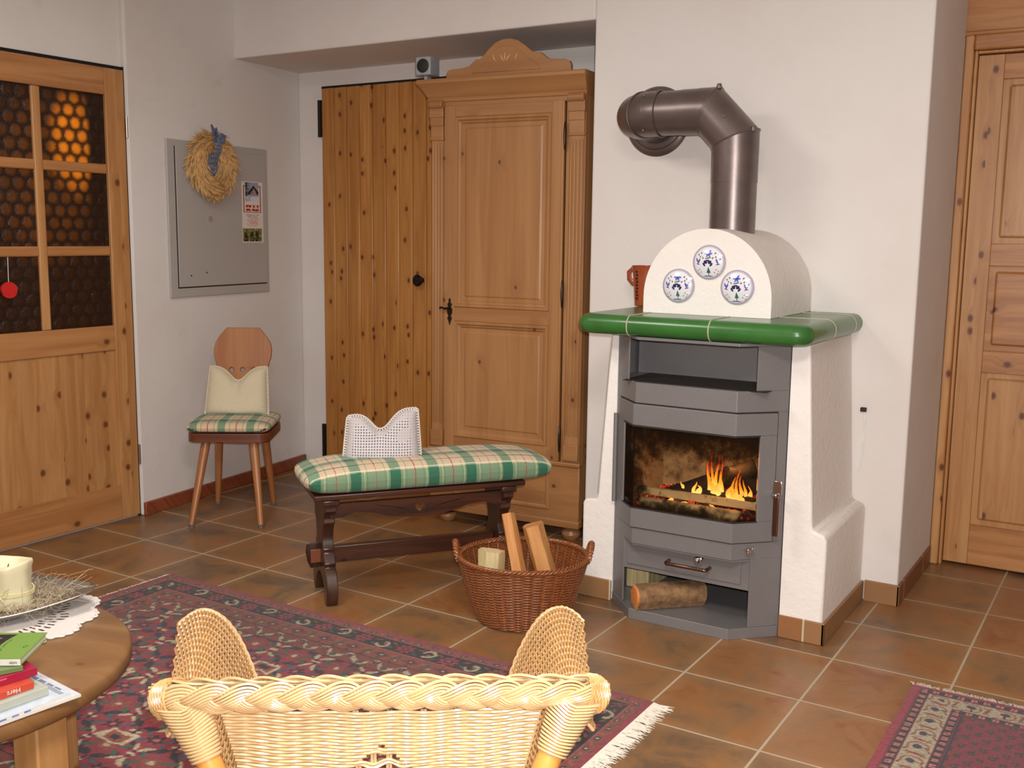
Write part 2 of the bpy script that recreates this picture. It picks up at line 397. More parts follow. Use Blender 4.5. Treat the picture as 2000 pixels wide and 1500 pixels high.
def ember_mat():
    t = NT('embers'); v = t.obj(); n = t.noise(v, 34, 4, .6); g = t.step(n, .5, .64)
    t.set(Base_Color=t.mix(g, L4((70, 60, 50)), L4((60, 14, 6))), Roughness=.9, Emission_Color=t.mix(t.step(n, .56, .72), L4((230, 30, 10)), L4((255, 120, 30))), Emission_Strength=t.math('MULTIPLY', g, 1.1))
    return t.m
M['ember'] = ember_mat()

# ------------------------------------------------------------ room shell
WY = .956                                  # plane of the wall behind the stove
def quad(name, pts, m):
    b = MB(); b.add(pts, [tuple(range(len(pts)))]); return struct(b.build(name, m, smooth=False, recalc=False))
b = MB().box((-3.2, -4.3, -.1), (3.3, 2.3, 0)); struct(b.build('floor', M['floor'], smooth=False))
b = MB().box((-3.2, -4.3, 2.5), (3.3, 2.3, 2.6)); struct(b.build('ceiling', M['ceil'], smooth=False))
# back wall: lintel over the alcove + the wall with the stove
b = MB(); b.box((-.854, WY, 0), (.413, 1.56, 2.5)); b.box((-2.95, WY, 2.142), (-.854, 1.6, 2.5))
struct(b.build('wall_back', M['wall'], smooth=False, bevel=.008))
b = MB(); b.box((-3.1, 1.468, 0), (-.6, 1.62, 2.142)); struct(b.build('wall_alcove', M['wall'], smooth=False))
# left wall: recessed part over the glazed door, and the slightly skewed part with the fuse cabinet
b = MB(); b.box((-2.92, -4.3, 0), (-2.795, .243, 2.5)); struct(b.build('wall_left', M['wall_old'], smooth=False))
A0 = Vector((-2.767, .2435, 0)); A1 = Vector((-2.905, 1.468, 0))
b = MB(); b.prism([(-2.767, .2435), (-2.905, 1.468), (-3.15, 1.468), (-3.15, .2435)], 0, 2.5, Matrix(((1, 0, 0, 0), (0, 0, 1, 0), (0, 1, 0, 0), (0, 0, 0, 1))))
struct(b.build('wall_corner', M['wall_old'], smooth=False, bevel=.01))
b = MB(); b.box((.36, 1.715, 0), (3.2, 1.85, 2.5)); struct(b.build('wall_right', M['wall'], smooth=False))
b = MB(); b.box((3.1, -4.3, 0), (3.25, 1.85, 2.5)); struct(b.build('wall_side', M['wall'], smooth=False))
b = MB(); b.box((-3.1, -4.35, 0), (3.2, -4.2, 2.5)); struct(b.build('wall_front', M['wall'], smooth=False))
# wooden baseboard along the skewed wall
dA = (A1-A0).normalized(); angA = math.atan2(dA.y, dA.x); LA = (A1-A0).length
t_ = thing('baseboard_left', None, None, A0, angA, kind='structure')
MB().box((.006, -.017, 0), (LA-.01, 0, .062)).build('board', M['base'], t_, bevel=.004)
# tiled skirting of the stove wall
b = MB(); b.box((.30, WY-.009, 0), (.4215, WY, .078)); struct(b.build('baseboard_back', M['skirt_x'], smooth=False, bevel=.002))
b = MB(); b.box((.413, WY-.009, 0), (.4225, 1.54, .076)); struct(b.build('baseboard_right', M['skirt_y'], smooth=False, bevel=.002))

# ------------------------------------------------------------ glazed door in the left wall (door_1)
d1 = thing('door_1', None, None, (-2.775, 0, 0), 0, kind='structure')
T0, T1 = -.025, 0                                                     # leaf thickness (x)
Y0, Y1 = -.72, .238
def yz(b, y0, y1, z0, z1, x0=T0, x1=T1): b.box((x0, y0, z0), (x1, y1, z1)); return b
b = MB(); yz(b, .142, Y1, .01, 1.985); yz(b, Y0, Y0+.1, .01, 1.985)
b.build('stile', M['pine_door'], d1, bevel=.003)
b = MB(); yz(b, Y0+.1, .142, 1.872, 1.985, T0, -.001); yz(b, Y0+.1, .142, .775, .885, T0, -.001); yz(b, Y0+.1, .142, .01, .165, T0, -.001)
b.build('rail', M['pine_door_h'], d1, bevel=.003)
b = MB(); yz(b, Y0+.1, .142, .165, .775, T0, -.009); b.build('lower_panel', M['pine_door'], d1)
b = MB()
for y in (-.183, -.50): yz(b, y-.02, y+.02, .885, 1.872, T0, -.003)
b.build('muntin', M['pine_door'], d1, bevel=.006)
b = MB()
for z in (1.56, 1.21): yz(b, Y0+.1, .142, z-.021, z+.021, T0, -.005)
b.build('glazing_bar', M['pine_door_h'], d1, bevel=.006)
ys = [(Y0+.1, -.52), (-.48, -.203), (-.163, .142)]; zs = [(.885, 1.189), (1.231, 1.539), (1.581, 1.872)]
for (a, c) in ys:
    for (e, f) in zs:
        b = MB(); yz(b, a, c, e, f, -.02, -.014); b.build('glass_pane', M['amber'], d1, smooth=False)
b = MB(); yz(b, Y0, Y1, 1.985, 2.0, T0, -.012); yz(b, Y1, .2435, .0, 2.0, T0, -.004)
b.build('shadow_gap', M['black'], d1, smooth=False)
for z in (1.745, .29):
    MB().cyl((.006, .2405, z-.045), (.006, .2405, z+.045), .0055, 10).build('hinge', M['pewter'], d1)
# red heart hanging from the door
orn = thing('hanging_ornament', 'small round red ornament hanging on a white string from the glazed door', 'ornament', (-2.757, -.358, 1.06))
b = MB(); 
hp = [( .034*math.cos(a)*(1+.05*math.sin(5*a)), .034*math.sin(a)*.95) for a in np.linspace(0, 2*PI, 40, endpoint=False)]
b.prism(hp, -.006, .006, Matrix.Rotation(PI/2, 4, 'Z')); b.build('red_disc', M['red_felt'], orn, bevel=.002)
MB().tube([(0, 0, .03), (0, .002, .13)], .0015, 6).build('string', M['string'], orn)

# ------------------------------------------------------------ plank door in the alcove (door_2)
d2 = thing('door_2', None, None, (0, 1.468, 0), 0, kind='structure')
b = MB(); x = -2.728; i = 0
while x < -1.55:
    b.box((x+.0012, -.024, .01), (x+.0848, -.002, 2.05)); x += .086
b.build('plank_leaf', M['pine_plank'], d2, bevel=.004, seg=1)
MB().box((-2.735, -.012, 2.05), (-1.5, -.001, 2.062)).build('shadow_gap', M['black'], d2, smooth=False)
MB().box((-2.73, -.008, .01), (-1.5, -.0005, 2.05)).build('backing', M['black'], d2, smooth=False)
for z in (1.895, .16):
    b = MB().box((-2.745, -.03, z-.095), (-2.722, -.02, z+.095)); b.cyl((-2.738, -.03, z-.095), (-2.738, -.03, z+.095), .008, 10)
    b.build('hinge', M['metal_dark'], d2)
b = MB(); b.lathe([(0, .0), (.014, .0), (.014, .022), (.026, .03), (.03, .042), (.022, .052), (0, .054)], 20, Matrix.Translation((-2.065, -.024, 1.066)) @ Matrix.Rotation(PI/2, 4, 'X'))
b.build('door_knob', M['iron'], d2)

# ------------------------------------------------------------ panelled pine door on the right (door_3)
d3 = thing('door_3', None, None, (0, 1.60, 0), 0, kind='structure')
b = MB(); b.box((.414, -.05, 0), (.447, .05, 2.068)); b.build('casing', M['pine_r'], d3, bevel=.006)
b = MB(); b.box((.447, -.05, 2.012), (1.7, .05, 2.068)); b.build('casing', M['pine_rh'], d3, bevel=.006)
b = MB(); b.box((.4475, -.032, 0), (.4595, .04, 2.012)); b.box((.4595, -.032, 2.0), (1.7, .04, 2.011)); b.build('door_stop', M['pine_r'], d3, bevel=.003)
b = MB(); b.box((.461, -.012, .012), (.552, .03, 1.996)); b.box((1.25, -.012, .012), (1.36, .03, 1.996)); b.build('stile', M['pine_r'], d3, bevel=.002)
b = MB()
for z0, z1 in ((1.905, 1.996), (1.205, 1.29), (.79, .875), (.012, .175)): b.box((.552, -.012, z0), (1.25, .03, z1))
b.build('rail', M['pine_rh'], d3, bevel=.002)
for z0, z1, m in ((1.29, 1.905, 'pine_r'), (.875, 1.205, 'pine_rh'), (.175, .79, 'pine_r')):
    b = MB(); b.box((.552, .004, z0), (1.25, .026, z1)); b.build('door_panel', M[m], d3, smooth=False)
    b = MB(); b.box((.575, -.006, z0+.022), (1.22, .02, z1-.022)); b.build('raised_field', M[m], d3, bevel=.009, seg=2)
b = MB(); b.box((.396, -.03, 2.07), (1.7, .03, 2.5)); b.build('overdoor_boarding', M['pine_rh'], d3, bevel=.003)
b = MB(); b.box((.404, -.05, 2.066), (1.7, .02, 2.082)); b.build('overdoor_ledge', M['pine_rh'], d3, bevel=.004)

# ------------------------------------------------------------ fuse cabinet, wreath and leaflet on the skewed wall
def on_wall(t, z, off=0.):
    n = Vector((dA.y, -dA.x, 0)); return A0+dA*t+Vector((0, 0, z))+n*off
fc = thing('fuse_cabinet', 'flat grey metal fuse cabinet door on the white wall beside the glazed door', 'cabinet', on_wall(.218, .99), angA)
W, H = .715, .728
MB().box((0, -.012, 0), (W, -.0005, H)).build('frame', M['panel'], fc, bevel=.003)
MB().box((.052, -.0165, .048), (W-.02, -.012, H-.03)).build('cabinet_door', M['panel'], fc, bevel=.0015)
b = MB().box((.046, -.0125, .042), (.052, -.0121, H-.03)); b.box((.046, -.0125, .042), (W-.02, -.0121, .048)); b.build('door_gap', M['rubber'], fc, smooth=False)
MB().cyl((.27, -.0165, .37), (.27, -.0225, .37), .012, 20).build('lock', M['chrome'], fc)
for x, z in ((.13, .10), (.235, .112)): MB().cyl((x, -.0165, z), (x, -.019, z), .0035, 10).build('screw', M['rubber'], fc)

wr = thing('wheat_wreath', 'round wreath of dried wheat ears with a blue checked ribbon', 'wreath', on_wall(.473, 1.612, .0), angA)
b = MB()
for i in range(620):
    th = random.uniform(0, 2*PI); ph = random.uniform(-.25*PI, 1.25*PI); rr = .105; tr = .034
    base = Vector(((rr+tr*math.cos(ph))*math.cos(th), -.052-tr*math.sin(ph)*.8, (rr+tr*math.cos(ph))*math.sin(th)))
    tang = Vector((-math.sin(th), 0, math.cos(th))); 
    if th > PI/2 and th < 3*PI/2: tang = -tang
    tang = -tang
    outw = Vector((math.cos(ph)*math.cos(th), -math.sin(ph)*.7, math.cos(ph)*math.sin(th)))
    d = (tang*.85+outw*random.uniform(.25, .75)+Vector([random.uniform(-.2, .2) for _ in range(3)])).normalized()
    if d.y > .3: d.y = .3
    L = random.uniform(.035, .06)
    P = [base+d*L*s for s in (0, .25, .6, .85, 1)]
    P = [Vector((p.x, min(p.y, -.018), p.z)) for p in P]
    b.tube(P, [.0015, .0042, .005, .003, .0006], 5)
    if i % 2: b.tube([P[-1], P[-1]+d*.022], [.0007, .0003], 3)
b.build('wheat_ears', M['wheat'], wr, kind='stuff', recalc=False)
b = MB(); b.tube([(.105*math.cos(a), -.052, .105*math.sin(a)) for a in np.linspace(0, 2*PI, 40, endpoint=False)], .032, 10, closed=True)
b.build('straw_ring', M['wheat'], wr)
def ribbon_col(U, V):
    k = ((U*9).astype(int)+(V*22).astype(int)) % 2
    return np.where(k[..., None] == 0, np.array([[60, 70, 104]]), np.array([[150, 152, 164]]))
def ribbon(name, path, w, parent):
    path = np.array(path, float); n = 60; tt = np.linspace(0, 1, len(path)); ti = np.linspace(0, 1, n)
    Pp = np.stack([np.interp(ti, tt, path[:, k]) for k in range(3)], 1)
    m = 14; P = np.zeros((n, m, 3)); ww = np.linspace(-w/2, w/2, m)
    P[:] = Pp[:, None]; P[..., 0] += ww[None]; P[..., 1] -= .006*np.cos(ww/w*PI)[None]
    Vv, Uu = np.meshgrid(np.linspace(0, 1, n), np.linspace(0, 1, m), indexing='ij')
    b = MB(); b.grid(P); col = ribbon_col(Uu, Vv).reshape(-1, 3)
    P2 = P.copy(); P2[..., 1] += .0012; b.grid(P2, True)
    return b.build(name, M['cloth'], parent, col=np.concatenate([col, col]), recalc=False)
ribbon('ribbon', [(-.012, -.092, .125), (-.006, -.096, .09), (.0, -.075, .05), (.01, -.04, .0), (.03, -.03, -.06), (.045, -.05, -.085)], .036, wr)
ribbon('ribbon', [(.0, -.092, .12), (.014, -.094, .08), (.03, -.06, .04), (.034, -.035, .0), (.05, -.035, -.05)], .03, wr)
b = MB()
for s, zt in ((-1, .025), (1, .0)):
    b.tube([(0, -.09, .12), (s*.02, -.10, .14+zt), (s*.038, -.098, .135+zt*.5), (s*.03, -.10, .11), (0, -.09, .11)], np.array([[.004, .012]]*5), 8)
b.tube([(-.012, -.09, .125), (-.022, -.085, .16), (-.03, -.08, .185)], np.array([[.003, .012], [.003, .012], [.002, .006]]), 6)
b.build('bow', plain('blue_gingham', (84, 92, 118), .85, 0, .35, 160), wr)

# leaflet
def leaflet():
    nx, ny = 150, 270; c = np.full((ny, nx, 3), 226.); c[:] = (222, 212, 204)
    def rect(x0, x1, y0, y1, col): c[int(ny*(1-y1)):int(ny*(1-y0)), int(nx*x0):int(nx*x1)] = col
    rect(.08, .12, .5, .93, (150, 40, 34)); rect(.86, .90, .5, .93, (150, 40, 34)); rect(.08, .2, .915, .93, (150, 40, 34)); rect(.8, .9, .915, .93, (150, 40, 34)); rect(.08, .9, .49, .503, (170, 60, 50))
    rect(.17, .8, .68, .985, (150, 156, 172))
    yy, xx = np.mgrid[0:ny, 0:nx]; X = xx/nx; Y = 1-yy/ny
    n = rng.rand(ny//3+1, nx//3+1).repeat(3, 0).repeat(3, 1)[:ny, :nx]
    ph = (X > .17) & (X < .8) & (Y > .68) & (Y < .985)
    c[ph & (Y < .76)] = (206, 208, 216); c[ph & (n > .72) & (X < .4)] = (34, 42, 48); c[ph & (X < .28) & (Y > .76) & (n > .2)] = (38, 48, 44)
    roof = ph & (np.abs(X-.56) < (.94-Y)*2.2) & (Y < .94) & (Y > .79)
    c[roof] = (52, 32, 36); c[roof & (np.abs(X-.56) < (.90-Y)*1.6) & (n > .35)] = (170, 160, 148)
    for k, (y0, y1) in enumerate(((.575, .62), (.515, .56))):
        for a, e in (((.18, .44), (.5, .62), (.68, .8)), ((.18, .42), (.47, .8)))[k]:
            m = (X > a) & (X < e) & (Y > y0) & (Y < y1) & ((n > .22) | (np.abs(Y-(y0+y1)/2) < .008)); c[m] = (176, 52, 26)
    for k, y in enumerate(np.linspace(.455, .28, 8)):
        a = .2+.05*((k*7) % 3); e = .8-.05*((k*5) % 3); m = (X > a) & (X < e) & (np.abs(Y-y) < .005) & (n > .18); c[m] = (120, 116, 108) if k < 3 else (196, 92, 66)
    m = (Y < .235) & (Y > .02) & (X > .02) & (X < .92)
    g = rng.rand(ny//6+1, nx//6+1).repeat(6, 0).repeat(6, 1)[:ny, :nx]
    c[m] = (124, 122, 66); c[m & (g > .6)] = (92, 96, 48); c[m & (g < .25)] = (158, 154, 96)
    for x in (.16, .45, .68): c[m & (np.abs(X-x) < .085) & (Y < .17+.03*math.sin(x*20)) & (n > .25)] = (36, 34, 30)
    return c[::-1]
c = leaflet(); ny, nx = c.shape[:2]; w, h = .163, .305
XX, ZZ = np.meshgrid(np.linspace(0, w, nx), np.linspace(0, h, ny)); P = np.stack([XX, -.0006*np.ones_like(XX), ZZ], -1)
b = MB(); b.grid(P); b.grid(P+np.array([0, .0005, 0]), True)
lf = b.build('leaflet', M['print'], None, smooth=False, col=np.concatenate([c.reshape(-1, 3)]*2), recalc=False)
lf.location = on_wall(.722, 1.245, .0168); lf.rotation_euler = (0, 0, angA)
tag(lf, 'printed holiday leaflet with photographs taped to the grey fuse cabinet', 'leaflet')
# ------------------------------------------------------------ wardrobe
wd = thing('wardrobe', 'tall waxed pine wardrobe with carved crest and one panelled door, standing in the alcove', 'wardrobe', (-1.625, .92, 0), math.atan2(.055, .736))
WW = .738; WD = .45
b = MB(); b.box((0.006, .0, .35), (.072, .03, 1.93)); b.box((.645, .0, .35), (WW-.006, .03, 1.93)); b.build('front_post', M['ward'], wd, bevel=.003)
b = MB(); b.box((WW-.03, .03, .1), (WW-.006, WD, 1.93)); b.box((.006, .03, .1), (.03, WD, 1.93)); b.build('side_panel', M['ward'], wd)
MB().box((.03, WD-.02, .1), (WW-.03, WD, 1.93)).build('back_panel', M['ward'], wd)
MB().box((.072, .002, 1.84), (.645, .03, 1.90)).build('top_rail', M['ward_h'], wd, bevel=.002)
# pilasters with flutes
for x0, x1 in ((.008, .066), (.664, .728)):
    b = MB(); n = 4; w = (x1-x0)/n
    b.box((x0, -.006, .36), (x1, .001, 1.89))
    p = b.build('pilaster', M['ward'], wd, bevel=.002)
    b = MB()
    for k in range(n):
        xc = x0+w*(k+.5); b.tube([(xc, -.006, .46), (xc, -.006, .47), (xc, -.006, 1.68), (xc, -.006, 1.69)], [.001, w*.36, w*.36, .001], 10)
    b.build('fluting', M['ward'], p)
    b = MB(); b.box((x0-.003, -.016, 1.76), (x1+.003, 0, 1.80)); b.box((x0-.005, -.013, 1.70), (x1+.005, 0, 1.712)); b.tube([(x0-.004, -.014, 1.85), (x1+.004, -.014, 1.85)], .019, 14)
    b.box((x0-.006, -.02, 1.795), (x1+.006, 0, 1.84)); b.box((x0-.002, -.012, 1.705), (x1+.002, 0, 1.77)); b.build('capital', M['ward_h'], p, bevel=.003)
    MB().box((x0-.003, -.014, .36), (x1+.003, 0, .43)).build('pilaster_base', M['ward_h'], p, bevel=.003)
# door
dr = MB(); X0, X1 = .076, .64
dr.box((X0, -.012, .352), (.128, .006, 1.842)); dr.box((.585, -.012, .352), (X1, .006, 1.842)); door = dr.build('door', M['ward'], wd, bevel=.002)
for z0, z1 in ((1.795, 1.842), (.925, .985), (.352, .41)): MB().box((.128, -.0118, z0), (.585, .006, z1)).build('door_rail', M['ward_h'], door, bevel=.002)
for z0, z1 in ((.985, 1.795), (.41, .925)):
    b = MB(); b.box((.128, .001, z0), (.585, .005, z1)); b.build('door_panel', M['ward'], door, smooth=False)
    b = MB(); f = [(.128, z0), (.585, z0), (.585, z1), (.128, z1)]; pr_ = [(0, -.012), (.004, -.017), (.012, -.016), (.018, -.008), (.024, -.006), (.03, .001)]
    L = []
    for (ins, y) in pr_: L.append([(.128+ins, y, z0+ins), (.585-ins, y, z0+ins), (.585-ins, y, z1-ins), (.128+ins, y, z1-ins)])
    b.grid(np.array(L), closed_u=True); b.build('moulding', M['ward'], door, ang=25)
    b = MB(); f = .03; L = []
    for (ins, y) in [(.045, .001), (.052, -.003), (.06, -.003)]: L.append([(.128+ins, y, z0+ins), (.585-ins, y, z0+ins), (.585-ins, y, z1-ins), (.128+ins, y, z1-ins)])
    b.grid(np.array(L), closed_u=True); b.add(L[-1], [(0, 1, 2, 3)]); b.build('raised_field', M['ward'], door, ang=15)
MB().box((.632, -.018, .352), (.644, -.010, 1.842)).build('cover_strip', M['ward'], wd, bevel=.003)
for z in (1.70, 1.06, .45):
    b = MB(); b.tube([(.648, -.016, z-.058), (.648, -.02, z-.05), (.648, -.02, z-.02), (.648, -.02, z), (.648, -.02, z+.02), (.648, -.02, z+.05), (.648, -.016, z+.058)], [.001, .003, .0055, .006, .0055, .003, .001], 8)
    b.cyl((.648, -.014, z-.035), (.648, -.014, z+.035), .004, 8); b.build('hinge', M['iron'], wd)
# ornate key plate
b = MB(); kx, kz = .105, .965
pl = [(0, .06), (.006, .05), (.004, .04), (.012, .032), (.007, .02), (.014, .008), (.012, -.008), (.006, -.02), (.012, -.03), (.006, -.042), (.0, -.062)]
pl = [(kx+x, kz+z) for x, z in pl]+[(kx-x, kz+z) for x, z in pl[-2:0:-1]]
b.prism(pl, -.0155, -.012); kp = b.build('key_plate', M['iron'], door, bevel=.001)
b = MB(); b.tube([(kx, -.014, kz+.015), (kx, -.034, kz+.015)], .0035, 8); b.tube([(kx, -.034, kz+.015), (kx-.015, -.036, kz+.012), (kx-.03, -.034, kz+.018), (kx-.038, -.034, kz+.014)], [.006, .005, .004, .006], 8)
b.lathe([(0, -.006), (.006, -.004), (.008, 0), (.006, .004), (0, .006)], 12, Matrix.Translation((kx, -.034, kz+.015)))
b.build('key_handle', M['iron'], kp)
# plinth
b = MB(); b.box((0, -.006, .09), (WW, .03, .345)); b.box((-.006, -.016, .068), (WW+.004, .03, .10)); b.box((-.008, -.018, .335), (WW+.004, .02, .352)); b.box((.01, .03, .09), (WW-.01, WD, .12))
b.build('plinth', M['ward_h'], wd, bevel=.004)
b = MB(); L = []
for (ins, y) in [(0, -.007), (.005, -.012), (.014, -.011), (.02, -.0065)]: L.append([(.128+ins, y, .135+ins), (.60-ins, y, .135+ins), (.60-ins, y, .305-ins), (.128+ins, y, .305-ins)])
b.grid(np.array(L), closed_u=True); b.build('plinth_moulding', M['ward'], wd, ang=25)
for x in (.06, WW-.06):
    for y in (.055, WD-.06):
        b = MB(); b.lathe([(0, 0), (.022, 0), (.036, .012), (.042, .028), (.036, .044), (.02, .054), (.02, .069), (0, .069)], 24, Matrix.Translation((x, y, 0))); b.build('bun_foot', M['ward'], wd)
# cornice: profile swept over front and both sides
prof = [(0, 1.862), (.008, 1.862), (.01, 1.872), (.006, 1.878), (.014, 1.884), (.022, 1.90), (.036, 1.922), (.046, 1.932), (.05, 1.936), (.05, 1.948), (.046, 1.953), (0, 1.953)]
L = [[(-o*.9, WD, z), (-o*.9, -o, z), (WW+o*.2-.004, -o, z), (WW+o*.2-.004, WD, z)] for o, z in prof]
b = MB(); b.grid(np.array(L)); b.box((0, 0, 1.93), (WW-.004, WD, 1.9525)); b.build('cornice', M['ward_h'], wd, ang=30, recalc=False)
# carved crest
cr = [(.09, 1.953), (.09, 1.972), (.098, 1.986), (.115, 1.99), (.165, 1.992), (.2, 1.998), (.222, 2.014), (.235, 2.024), (.252, 2.024), (.268, 2.034), (.295, 2.062), (.325, 2.085), (.36, 2.097), (.395, 2.098), (.43, 2.088), (.465, 2.066), (.495, 2.042), (.52, 2.034), (.535, 2.034), (.55, 2.022), (.57, 2.008), (.60, 2.003), (.645, 2.0), (.665, 1.992), (.672, 1.975), (.672, 1.953)]
b = MB(); b.prism(cr, -.025, -.003); crest = b.build('crest', M['ward_h'], wd, bevel=.003)
ci = [(.215, 1.968), (.245, 1.985), (.28, 2.01), (.31, 2.045), (.345, 2.066), (.38, 2.07), (.415, 2.064), (.45, 2.042), (.49, 2.008), (.52, 1.99), (.54, 1.968)]
b = MB(); b.prism(ci, -.0285, -.0249); b.build('crest_field', M['ward_h'], crest, bevel=.002)
b = MB()
for a in (-.55, 0, .55):
    x, z = .375+math.sin(a)*.012, 2.012+abs(a)*-.006; dx, dz = math.sin(a), math.cos(a)
    b.tube([(x, -.0285, z), (x+dx*.012, -.0315, z+dz*.012), (x+dx*.03, -.0285, z+dz*.03)], [.0015, .0038, .001], 8)
for s in (-1, 1): b.tube([(.375+s*.045, -.0285, 2.012), (.375+s*.052, -.031, 2.022), (.375+s*.056, -.0285, 2.036)], [.001, .003, .001], 8)
b.build('carved_leaves', plain('pale_carving', (214, 168, 118), .5), crest)

# small speaker on top of the wardrobe
sp = thing('small_speaker', 'tiny grey cube speaker perched on top of the wardrobe at its left end', 'speaker', (-1.655, .925, 1.9535), .12)
b = MB(); b.box((-.037, -.03, .022), (.037, .055, .10)); b.build('housing', M['plastic_grey'], sp, bevel=.006)
b = MB(); b.lathe([(0, .004), (.02, .003), (.029, 0), (.031, -.003)], 28, Matrix.Translation((0, -.031, .061)) @ Matrix.Rotation(PI/2, 4, 'X')); b.build('grille', M['rubber'], sp)
b = MB(); b.box((-.008, -.005, 0), (.008, .03, .023)); b.box((-.022, -.02, 0), (.022, .045, .004)); b.build('stand', M['plastic_grey'], sp, bevel=.001)

# ------------------------------------------------------------ plastered surround of the stove
su = thing('stove_surround', 'white rough plastered stove surround against the wall, with green tiled top and arched hood', 'fireplace', (0, 0, 0))
b = MB()
b.prism([(.1455, 0), (.287, 0), (.287, .345), (.279, .362), (.243, .372), (.238, .39), (.203, .972), (.1455, .972)], .44, WY-.001)
b.prism([(-.4645, 0), (-.4645, .972), (-.492, .972), (-.532, .39), (-.536, .366), (-.583, .36), (-.591, .345), (-.591, 0)], .44, WY-.001)
b.box((-.4645, .88, .0), (.1455, WY-.001, .972)); b.build('plaster_body', M['rough_plaster'], su, bevel=.009, seg=3, ang=50)
for x0, x1, xa, xb in ((.147, .297, .2875, .297), (-.60, -.466, -.60, -.5915)):
    b = MB(); b.box((x0, .431, .001), (x1, .4395, .076)); b.box((xa, .431, .001), (xb, WY-.002, .074)); b.build('tile_skirting', M['skirt_x'], su, bevel=.002)
# green tiled slab with bullnose edge
def slab_outline(x0, x1, y0, y1, r):
    P = [(x0, y1)]
    P += [(x0+r-r*math.cos(a), y0+r-r*math.sin(a)) for a in np.linspace(0, PI/2, 8)]
    P += [(x1-r+r*math.sin(a), y0+r-r*math.cos(a)) for a in np.linspace(0, PI/2, 8)]
    P += [(x1, y1)]; return P
b = MB(); Ls = []
for k in np.linspace(-PI/2, PI/2, 11):
    ins = .033*(1-math.cos(k)); z = 1.006+.034*math.sin(k)
    Ls.append([(x, y, z) for x, y in slab_outline(-.572+ins, .238-ins, .305+ins, WY-.001, .055-ins*.5)])
G = np.array(Ls); b.grid(G)
o = slab_outline(-.572+.033, .238-.033, .305+.033, WY-.001, .0385)
b.add([(x, y, 1.04) for x, y in o], [tuple(range(len(o)))]); b.add([(x, y, .972) for x, y in o], [tuple(range(len(o)))])
slab = b.build('tiled_slab', M['green'], su, ang=40)
b = MB()
def joint_x(x):
    P = [(x, .305+.033*(1-math.cos(k))-.0006, 1.006+.0345*math.sin(k)) for k in np.linspace(-PI/2, PI/2, 14)]+[(x, .6, 1.0405), (x, WY-.01, 1.0405)]
    b.tube(P, .0022, 6)
for x in (-.372, -.086): joint_x(x)
for y in (.60, .86):
    P = [(.238-.033*(1-math.cos(k))+.0006, y, 1.006+.0345*math.sin(k)) for k in np.linspace(-PI/2, PI/2, 14)]+[(.1, y, 1.0405), (-.3, y, 1.0405)]; b.tube(P, .0018, 6)
b.build('tile_joint', M['grout'], slab)
# arched hood
hx0, hx1, hz = -.403, .052, 1.1; R_ = (hx1-hx0)/2; xc = (hx0+hx1)/2
out = [(hx1, 1.0405)]+[(xc+R_*math.cos(a), 1.098+R_*1.02*math.sin(a)) for a in np.linspace(0, PI, 36)]+[(hx0, 1.0405)]
b = MB(); b.prism(out, .50, WY-.001); hood = b.build('hood', M['rough_plaster'], su, bevel=.007, seg=3, ang=50)

# ------------------------------------------------------------ painted plates on the hood
def plate_col(n=150):
    yy, xx = np.mgrid[0:n, 0:n]; X = (xx/(n-1)-.5)*2; Y = (yy/(n-1)-.5)*2; R = np.hypot(X, Y)
    c = np.zeros((n, n, 3)); c[:] = (226, 224, 232); c[R > .86] = (190, 184, 200); c[(R > .93)] = (168, 160, 178)
    def ell(cx, cy, a, e, rot, col):
        u = (X-cx)*math.cos(rot)+(Y-cy)*math.sin(rot); v = -(X-cx)*math.sin(rot)+(Y-cy)*math.cos(rot)
        c[(u/a)**2+(v/e)**2 < 1] = col
    blue = (52, 62, 150); dk = (34, 32, 84); gr = (40, 104, 74); ol = (84, 92, 66); oc = (150, 128, 84)
    for k in range(6): a = k*PI/3; ell(.02+.12*math.cos(a), .5+.12*math.sin(a), .11, .06, a, (96, 116, 200))
    ell(.02, .5, .09, .08, 0, blue)
    for s in (-1, 1):
        ell(s*.13, .0, .12, .1, .5*s, dk); ell(s*.05, .09, .06, .06, 0, dk); ell(s*.22, -.14, .13, .06, .9*s, dk)     # two birds
        ell(s*.55, .05, .16, .06, 2.0*s, (80, 78, 160)); ell(s*.68, .1, .14, .05, 1.2*s, (80, 78, 160)); ell(s*.6, -.12, .12, .03, .2*s, dk)
        for (x, y) in ((.42, .52), (.58, .42), (.47, .3), (.3, .24)): ell(s*x, y, .06, .04, 1.1*s, ol)
        for (x, y) in ((.5, -.42), (.62, -.5), (.4, -.58), (.55, -.66)): ell(s*x, y, .05, .03, .7*s, oc)
    ell(.02, .24, .2, .035, .2, ol)
    c[(np.abs(X-.06) < (-.25-Y)*.35) & (Y > -.62) & (Y < -.25)] = gr
    c[(np.abs(X-.06) < .02) & (Y < -.6) & (Y > -.78)] = dk; ell(.02, -.8, .28, .035, 0, (110, 100, 120))
    return c
pc = plate_col()
